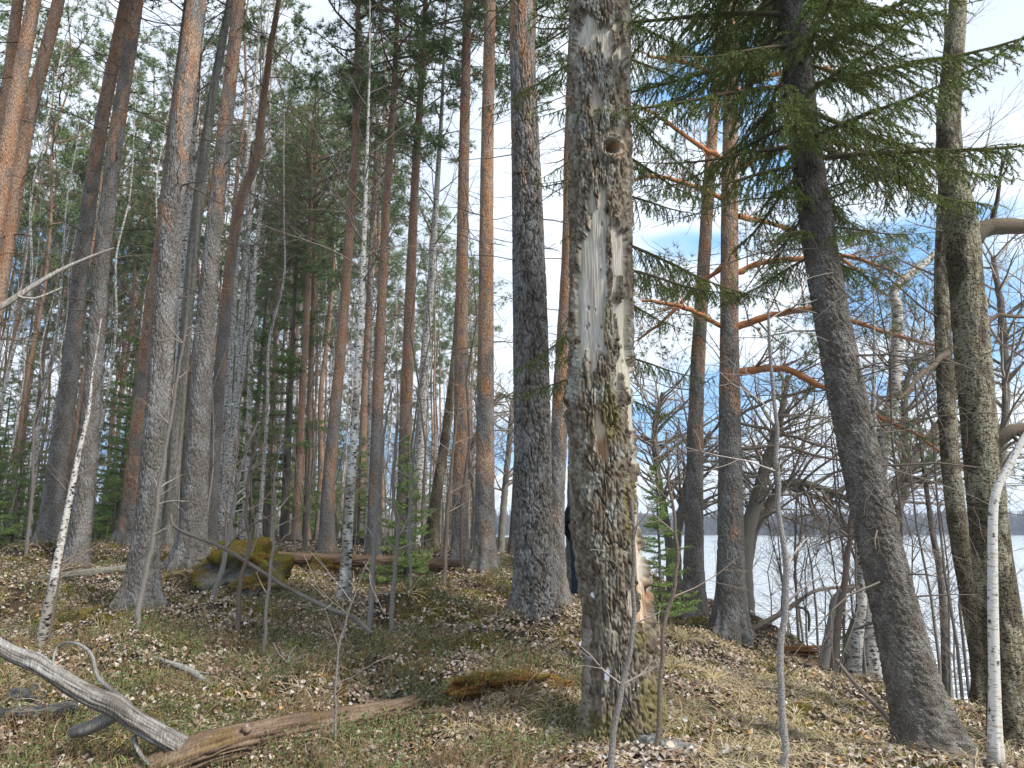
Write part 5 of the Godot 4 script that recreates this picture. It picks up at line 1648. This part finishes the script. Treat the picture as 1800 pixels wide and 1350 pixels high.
	while xm.size() < 19000:
		var p := spot(2.6, 16.0, 1.15)
		var moss := sm(0.02, 0.35, soft.get_noise_2d(p.x * 0.9 + 40.0, p.z * 0.9) + 0.45 * soft.get_noise_2d(p.x * 3.5, p.z * 3.5 + 9.0) - 0.1)
		if rng.randf() > moss + 0.03:
			continue
		var sz := rnd(0.8, 1.6)
		xm.push_back(Transform3D(tilt(p.x, p.z) * Basis(Vector3.UP, rnd(0, TAU)) * Basis.from_scale(Vector3(sz, sz, sz)), p))
		cm.push_back(vary(Color(0.29, 0.24, 0.06) if rng.randf() < 0.7 else Color(0.16, 0.17, 0.04), 0.25))
	scatter("moss_cushions", "golden green moss cushions on the forest floor", "moss", mo.mesh(), mats.leaf, xm, cm)
	# small dead twigs
	var tw := Build.new()
	rng.seed = 81
	grow(tw, Vector3(-0.5, 0, 0), Vector3(1, 0, 0), 1.0, 0.009, 1, 3, Color(1, 1, 1), 0.0, [], 0.7)
	var xt := []
	var ct := PackedColorArray()
	while xt.size() < 2600:
		var p := spot(2.6, 18.0, 1.2)
		var sz := rnd(0.12, 0.55)
		xt.push_back(Transform3D(tilt(p.x, p.z) * Basis(Vector3.UP, rnd(0, TAU)) * Basis(Vector3.RIGHT, rnd(0, TAU)) * Basis(Vector3(0, 0, 1), rnd(-0.12, 0.2)) * Basis.from_scale(Vector3(sz, sz, sz)), p + Vector3(0, 0.015, 0)))
		ct.push_back(vary(Color(0.34, 0.27, 0.21) if rng.randf() < 0.7 else Color(0.2, 0.15, 0.11), 0.25))
	scatter("dead_twigs", "small dead twigs scattered over the litter", "twigs", tw.mesh(), mats.twig, xt, ct)

func b_quad(b: Build, p0: Vector3, p1: Vector3, p2: Vector3, p3: Vector3, n: Vector3, col: Color) -> void:
	b.tri(p0, p1, p2, n, col)
	b.tri(p0, p2, p3, n, col)

# ------------------------------------------------------------------ the person half hidden behind the snag
func build_person() -> void:
	var foot := Vector3(1.13, 0, -12.5)
	foot.y = ground(foot.x, foot.z)
	var t := thing("person", "person in black jacket and dark jeans half hidden behind the snag", "person", foot)
	# bones: a, b, radius at a, radius at b, colour
	var jean := Color(0.035, 0.045, 0.065)
	var coat := Color(0.02, 0.022, 0.024)
	var teal := Color(0.03, 0.07, 0.075)
	var skin := Color(0.5, 0.33, 0.25)
	var boot := Color(0.05, 0.04, 0.035)
	var hair := Color(0.1, 0.07, 0.05)
	var bones := []
	for s in [-1.0, 1.0]:
		bones.append_array([
			[Vector3(s * 0.1, 0.92, 0), Vector3(s * 0.11, 0.5, 0.01), 0.095, 0.068, jean],
			[Vector3(s * 0.11, 0.5, 0.01), Vector3(s * 0.12, 0.12, -0.03), 0.064, 0.05, jean],
			[Vector3(s * 0.12, 0.06, -0.03), Vector3(s * 0.135, 0.045, 0.13), 0.05, 0.042, boot],
			[Vector3(s * 0.19, 1.42, 0), Vector3(s * 0.27, 1.15, -0.06), 0.068, 0.056, coat],
			[Vector3(s * 0.27, 1.15, -0.06), Vector3(s * 0.2, 0.95, 0.08), 0.054, 0.05, coat],
		])
	bones.append_array([
		[Vector3(0, 0.9, 0), Vector3(0, 1.15, 0), 0.16, 0.155, coat], [Vector3(-0.08, 1.3, 0), Vector3(0.08, 1.3, 0), 0.135, 0.135, teal],
		[Vector3(-0.13, 1.42, -0.01), Vector3(0.13, 1.42, -0.01), 0.08, 0.08, coat], [Vector3(0, 1.45, 0), Vector3(0, 1.56, 0.015), 0.058, 0.055, skin],
		[Vector3(0, 1.63, 0.02), Vector3(0, 1.67, 0.01), 0.078, 0.088, skin], [Vector3(0, 1.66, -0.02), Vector3(0, 1.69, -0.01), 0.09, 0.088, hair],
		[Vector3(0, 1.625, 0.098), Vector3(0, 1.605, 0.112), 0.012, 0.014, skin], [Vector3(-0.082, 1.635, 0.0), Vector3(-0.084, 1.61, 0.0), 0.018, 0.012, skin], [Vector3(0.082, 1.635, 0.0), Vector3(0.084, 1.61, 0.0), 0.018, 0.012, skin],
		[Vector3(0, 1.05, -0.2), Vector3(0, 1.35, -0.19), 0.12, 0.11, coat],
	])
	var o := part(t, "body", nets(bones, Vector3(-0.42, -0.02, -0.36), Vector3(0.42, 1.82, 0.26), 0.018), mats.cloth)
	o.rotation.y = PI * 0.9

func nets(bones: Array, lo: Vector3, hi: Vector3, cell: float) -> ArrayMesh:
	var nx := int((hi.x - lo.x) / cell) + 1
	var ny := int((hi.y - lo.y) / cell) + 1
	var nz := int((hi.z - lo.z) / cell) + 1
	var f := PackedFloat32Array()
	f.resize(nx * ny * nz)
	f.fill(1.0)
	for bo in bones:
		var a: Vector3 = bo[0]
		var d: Vector3 = bo[1] - a
		var ra: float = bo[2]
		var rb: float = bo[3]
		var mx := maxf(ra, rb) + 0.08
		var l0 := ((a.min(a + d) - Vector3.ONE * mx - lo) / cell).floor()
		var h0 := ((a.max(a + d) + Vector3.ONE * mx - lo) / cell).ceil()
		for k in range(maxi(0, int(l0.z)), mini(nz, int(h0.z))):
			for j in range(maxi(0, int(l0.y)), mini(ny, int(h0.y))):
				for i in range(maxi(0, int(l0.x)), mini(nx, int(h0.x))):
					var p := lo + Vector3(i, j, k) * cell
					var t := clampf((p - a).dot(d) / maxf(d.length_squared(), 1e-9), 0.0, 1.0)
					var dist := p.distance_to(a + d * t) - lerpf(ra, rb, t)
					var at := (k * ny + j) * nx + i
					var o := f[at]
					var h := maxf(0.03 - absf(o - dist), 0.0) / 0.03
					f[at] = minf(o, dist) - h * h * 0.03 * 0.25
	var b := Build.new()
	var id := PackedInt32Array()
	id.resize(nx * ny * nz)
	id.fill(-1)
	for k in nz - 1:
		for j in ny - 1:
			for i in nx - 1:
				var sum := Vector3.ZERO
				var cnt := 0
				var mask := 0
				var val := PackedFloat32Array()
				for c in 8:
					var q := f[((k + (c >> 2)) * ny + j + ((c >> 1) & 1)) * nx + i + (c & 1)]
					val.push_back(q)
					if q < 0.0:
						mask += 1
				if mask == 0 or mask == 8:
					continue
				for e in [[0, 1], [2, 3], [4, 5], [6, 7], [0, 2], [1, 3], [4, 6], [5, 7], [0, 4], [1, 5], [2, 6], [3, 7]]:
					var u: float = val[e[0]]
					var w: float = val[e[1]]
					if (u < 0.0) != (w < 0.0):
						var t := u / (u - w)
						var pa := Vector3(e[0] & 1, (e[0] >> 1) & 1, e[0] >> 2)
						var pb := Vector3(e[1] & 1, (e[1] >> 1) & 1, e[1] >> 2)
						sum += pa.lerp(pb, t)
						cnt += 1
				var p := lo + (Vector3(i, j, k) + sum / cnt) * cell
				var best := 9.0
				var col := Color.WHITE
				for bo in bones:
					var d: Vector3 = bo[1] - bo[0]
					var t := clampf((p - bo[0]).dot(d) / maxf(d.length_squared(), 1e-9), 0.0, 1.0)
					var dist: float = p.distance_to(bo[0] + d * t) - lerpf(bo[2], bo[3], t)
					if dist < best:
						best = dist
						col = bo[4]
				id[(k * ny + j) * nx + i] = b.v.size()
				b.v.push_back(p)
				b.n.push_back(Vector3.UP)
				b.c.push_back(col)
				b.uv.push_back(Vector2.ZERO)
	for k in range(1, nz - 1):
		for j in range(1, ny - 1):
			for i in range(1, nx - 1):
				var at := (k * ny + j) * nx + i
				var here := f[at] < 0.0
				for ax in 3:
					var step: int = [1, nx, nx * ny][ax]
					if (f[at + step] < 0.0) == here:
						continue
					var s1: int = [nx, nx * ny, 1][ax]
					var s2: int = [nx * ny, 1, nx][ax]
					var q := [id[at], id[at - s1], id[at - s1 - s2], id[at - s2]]
					if q.min() < 0:
						continue
					if here:
						b.ix.append_array(PackedInt32Array([q[0], q[2], q[1], q[0], q[3], q[2]]))
					else:
						b.ix.append_array(PackedInt32Array([q[0], q[1], q[2], q[0], q[2], q[3]]))
	fix_normals(b)
	return b.mesh()

# ------------------------------------------------------------------ sky
func sky_image() -> ImageTexture:
	var w := 1024
	var h := 512
	var im := Image.create(w, h, false, Image.FORMAT_RGBF)
	var f := FastNoiseLite.new()
	f.seed = 5
	f.frequency = 1.0
	f.fractal_octaves = 5
	for j in h:
		var el := PI * (0.5 - (j + 0.5) / h)
		for i in w:
			var az := TAU * (i + 0.5) / w
			var d := Vector3(cos(el) * sin(az), sin(el), cos(el) * cos(az))
			var blue := Color(0.12, 0.27, 0.5).lerp(Color(0.25, 0.4, 0.58), exp(-maxf(el, 0.0) * 5.0))
			var n := f.get_noise_3d(d.x * 1.6, d.y * 4.5 + 2.0, d.z * 1.6) * 1.3 + f.get_noise_3d(d.x * 0.7 + 8.0, d.y * 1.5, d.z * 0.7) * 0.7
			n += 0.5 * sm(0.2, 0.42, el) - 0.16 * sm(0.06, 0.12, el) * (1.0 - sm(0.2, 0.34, el)) + 0.3 * (1.0 - sm(0.0, 0.08, el))
			var cover := sm(-0.4, 0.02, n)
			var white := Color(0.47, 0.52, 0.58).lerp(Color(0.37, 0.42, 0.49), sm(0.1, 0.8, n))
			var c := blue.lerp(white, cover)
			if el < 0.0:
				c = Color(0.2, 0.2, 0.18)
			im.set_pixel(i, j, c)
	return ImageTexture.create_from_image(im)

func _ready() -> void:
	# camera
	var cam := Camera3D.new()
	cam.name = "camera"
	add_child(cam)
	cam.position = Vector3(0, 1.6, 0)
	cam.rotation_degrees = Vector3(11.1, 0, 0)
	cam.fov = rad_to_deg(2.0 * atan(675.0 / 1320.0))
	cam.far = 2000.0
	cam.current = true
	# sky, exposure
	soft.noise_type = FastNoiseLite.TYPE_SIMPLEX_SMOOTH
	soft.frequency = 1.0
	soft.fractal_type = FastNoiseLite.FRACTAL_NONE
	soft.seed = 11
	cells.noise_type = FastNoiseLite.TYPE_CELLULAR
	cells.frequency = 1.0
	cells.fractal_type = FastNoiseLite.FRACTAL_NONE
	cells.cellular_return_type = FastNoiseLite.RETURN_DISTANCE2_SUB
	cells.seed = 4
	var env := Environment.new()
	env.background_mode = Environment.BG_SKY
	var sky := Sky.new()
	var pano := PanoramaSkyMaterial.new()
	pano.panorama = sky_image()
	sky.sky_material = pano
	env.sky = sky
	env.background_energy_multiplier = 1.0
	env.tonemap_mode = Environment.TONE_MAPPER_LINEAR
	env.tonemap_exposure = 2.45
	env.fog_enabled = true
	env.fog_density = 0.0005
	env.fog_light_color = Color(0.78, 0.84, 0.92)
	env.sdfgi_enabled = true
	env.ssao_enabled = true
	env.ssil_enabled = true
	var we := WorldEnvironment.new()
	we.name = "world"
	we.environment = env
	add_child(we)
	# hazy sun behind thin cloud, over the lake side
	var sun := DirectionalLight3D.new()
	sun.name = "sun"
	sun.light_energy = 0.7
	sun.light_angular_distance = 14.0
	sun.light_color = Color(1.0, 0.97, 0.93)
	sun.shadow_enabled = true
	sun.rotation_degrees = Vector3(-44, 54, 0)
	add_child(sun)
	# materials, then the setting
	build_materials()
	build_ground()
	build_lake()
	build_protos()
	build_snag()
	build_trees()
	build_hidden_spruce()
	build_wood()
	build_saplings()
	build_logs()
	build_stones()
	build_person()
	build_litter()
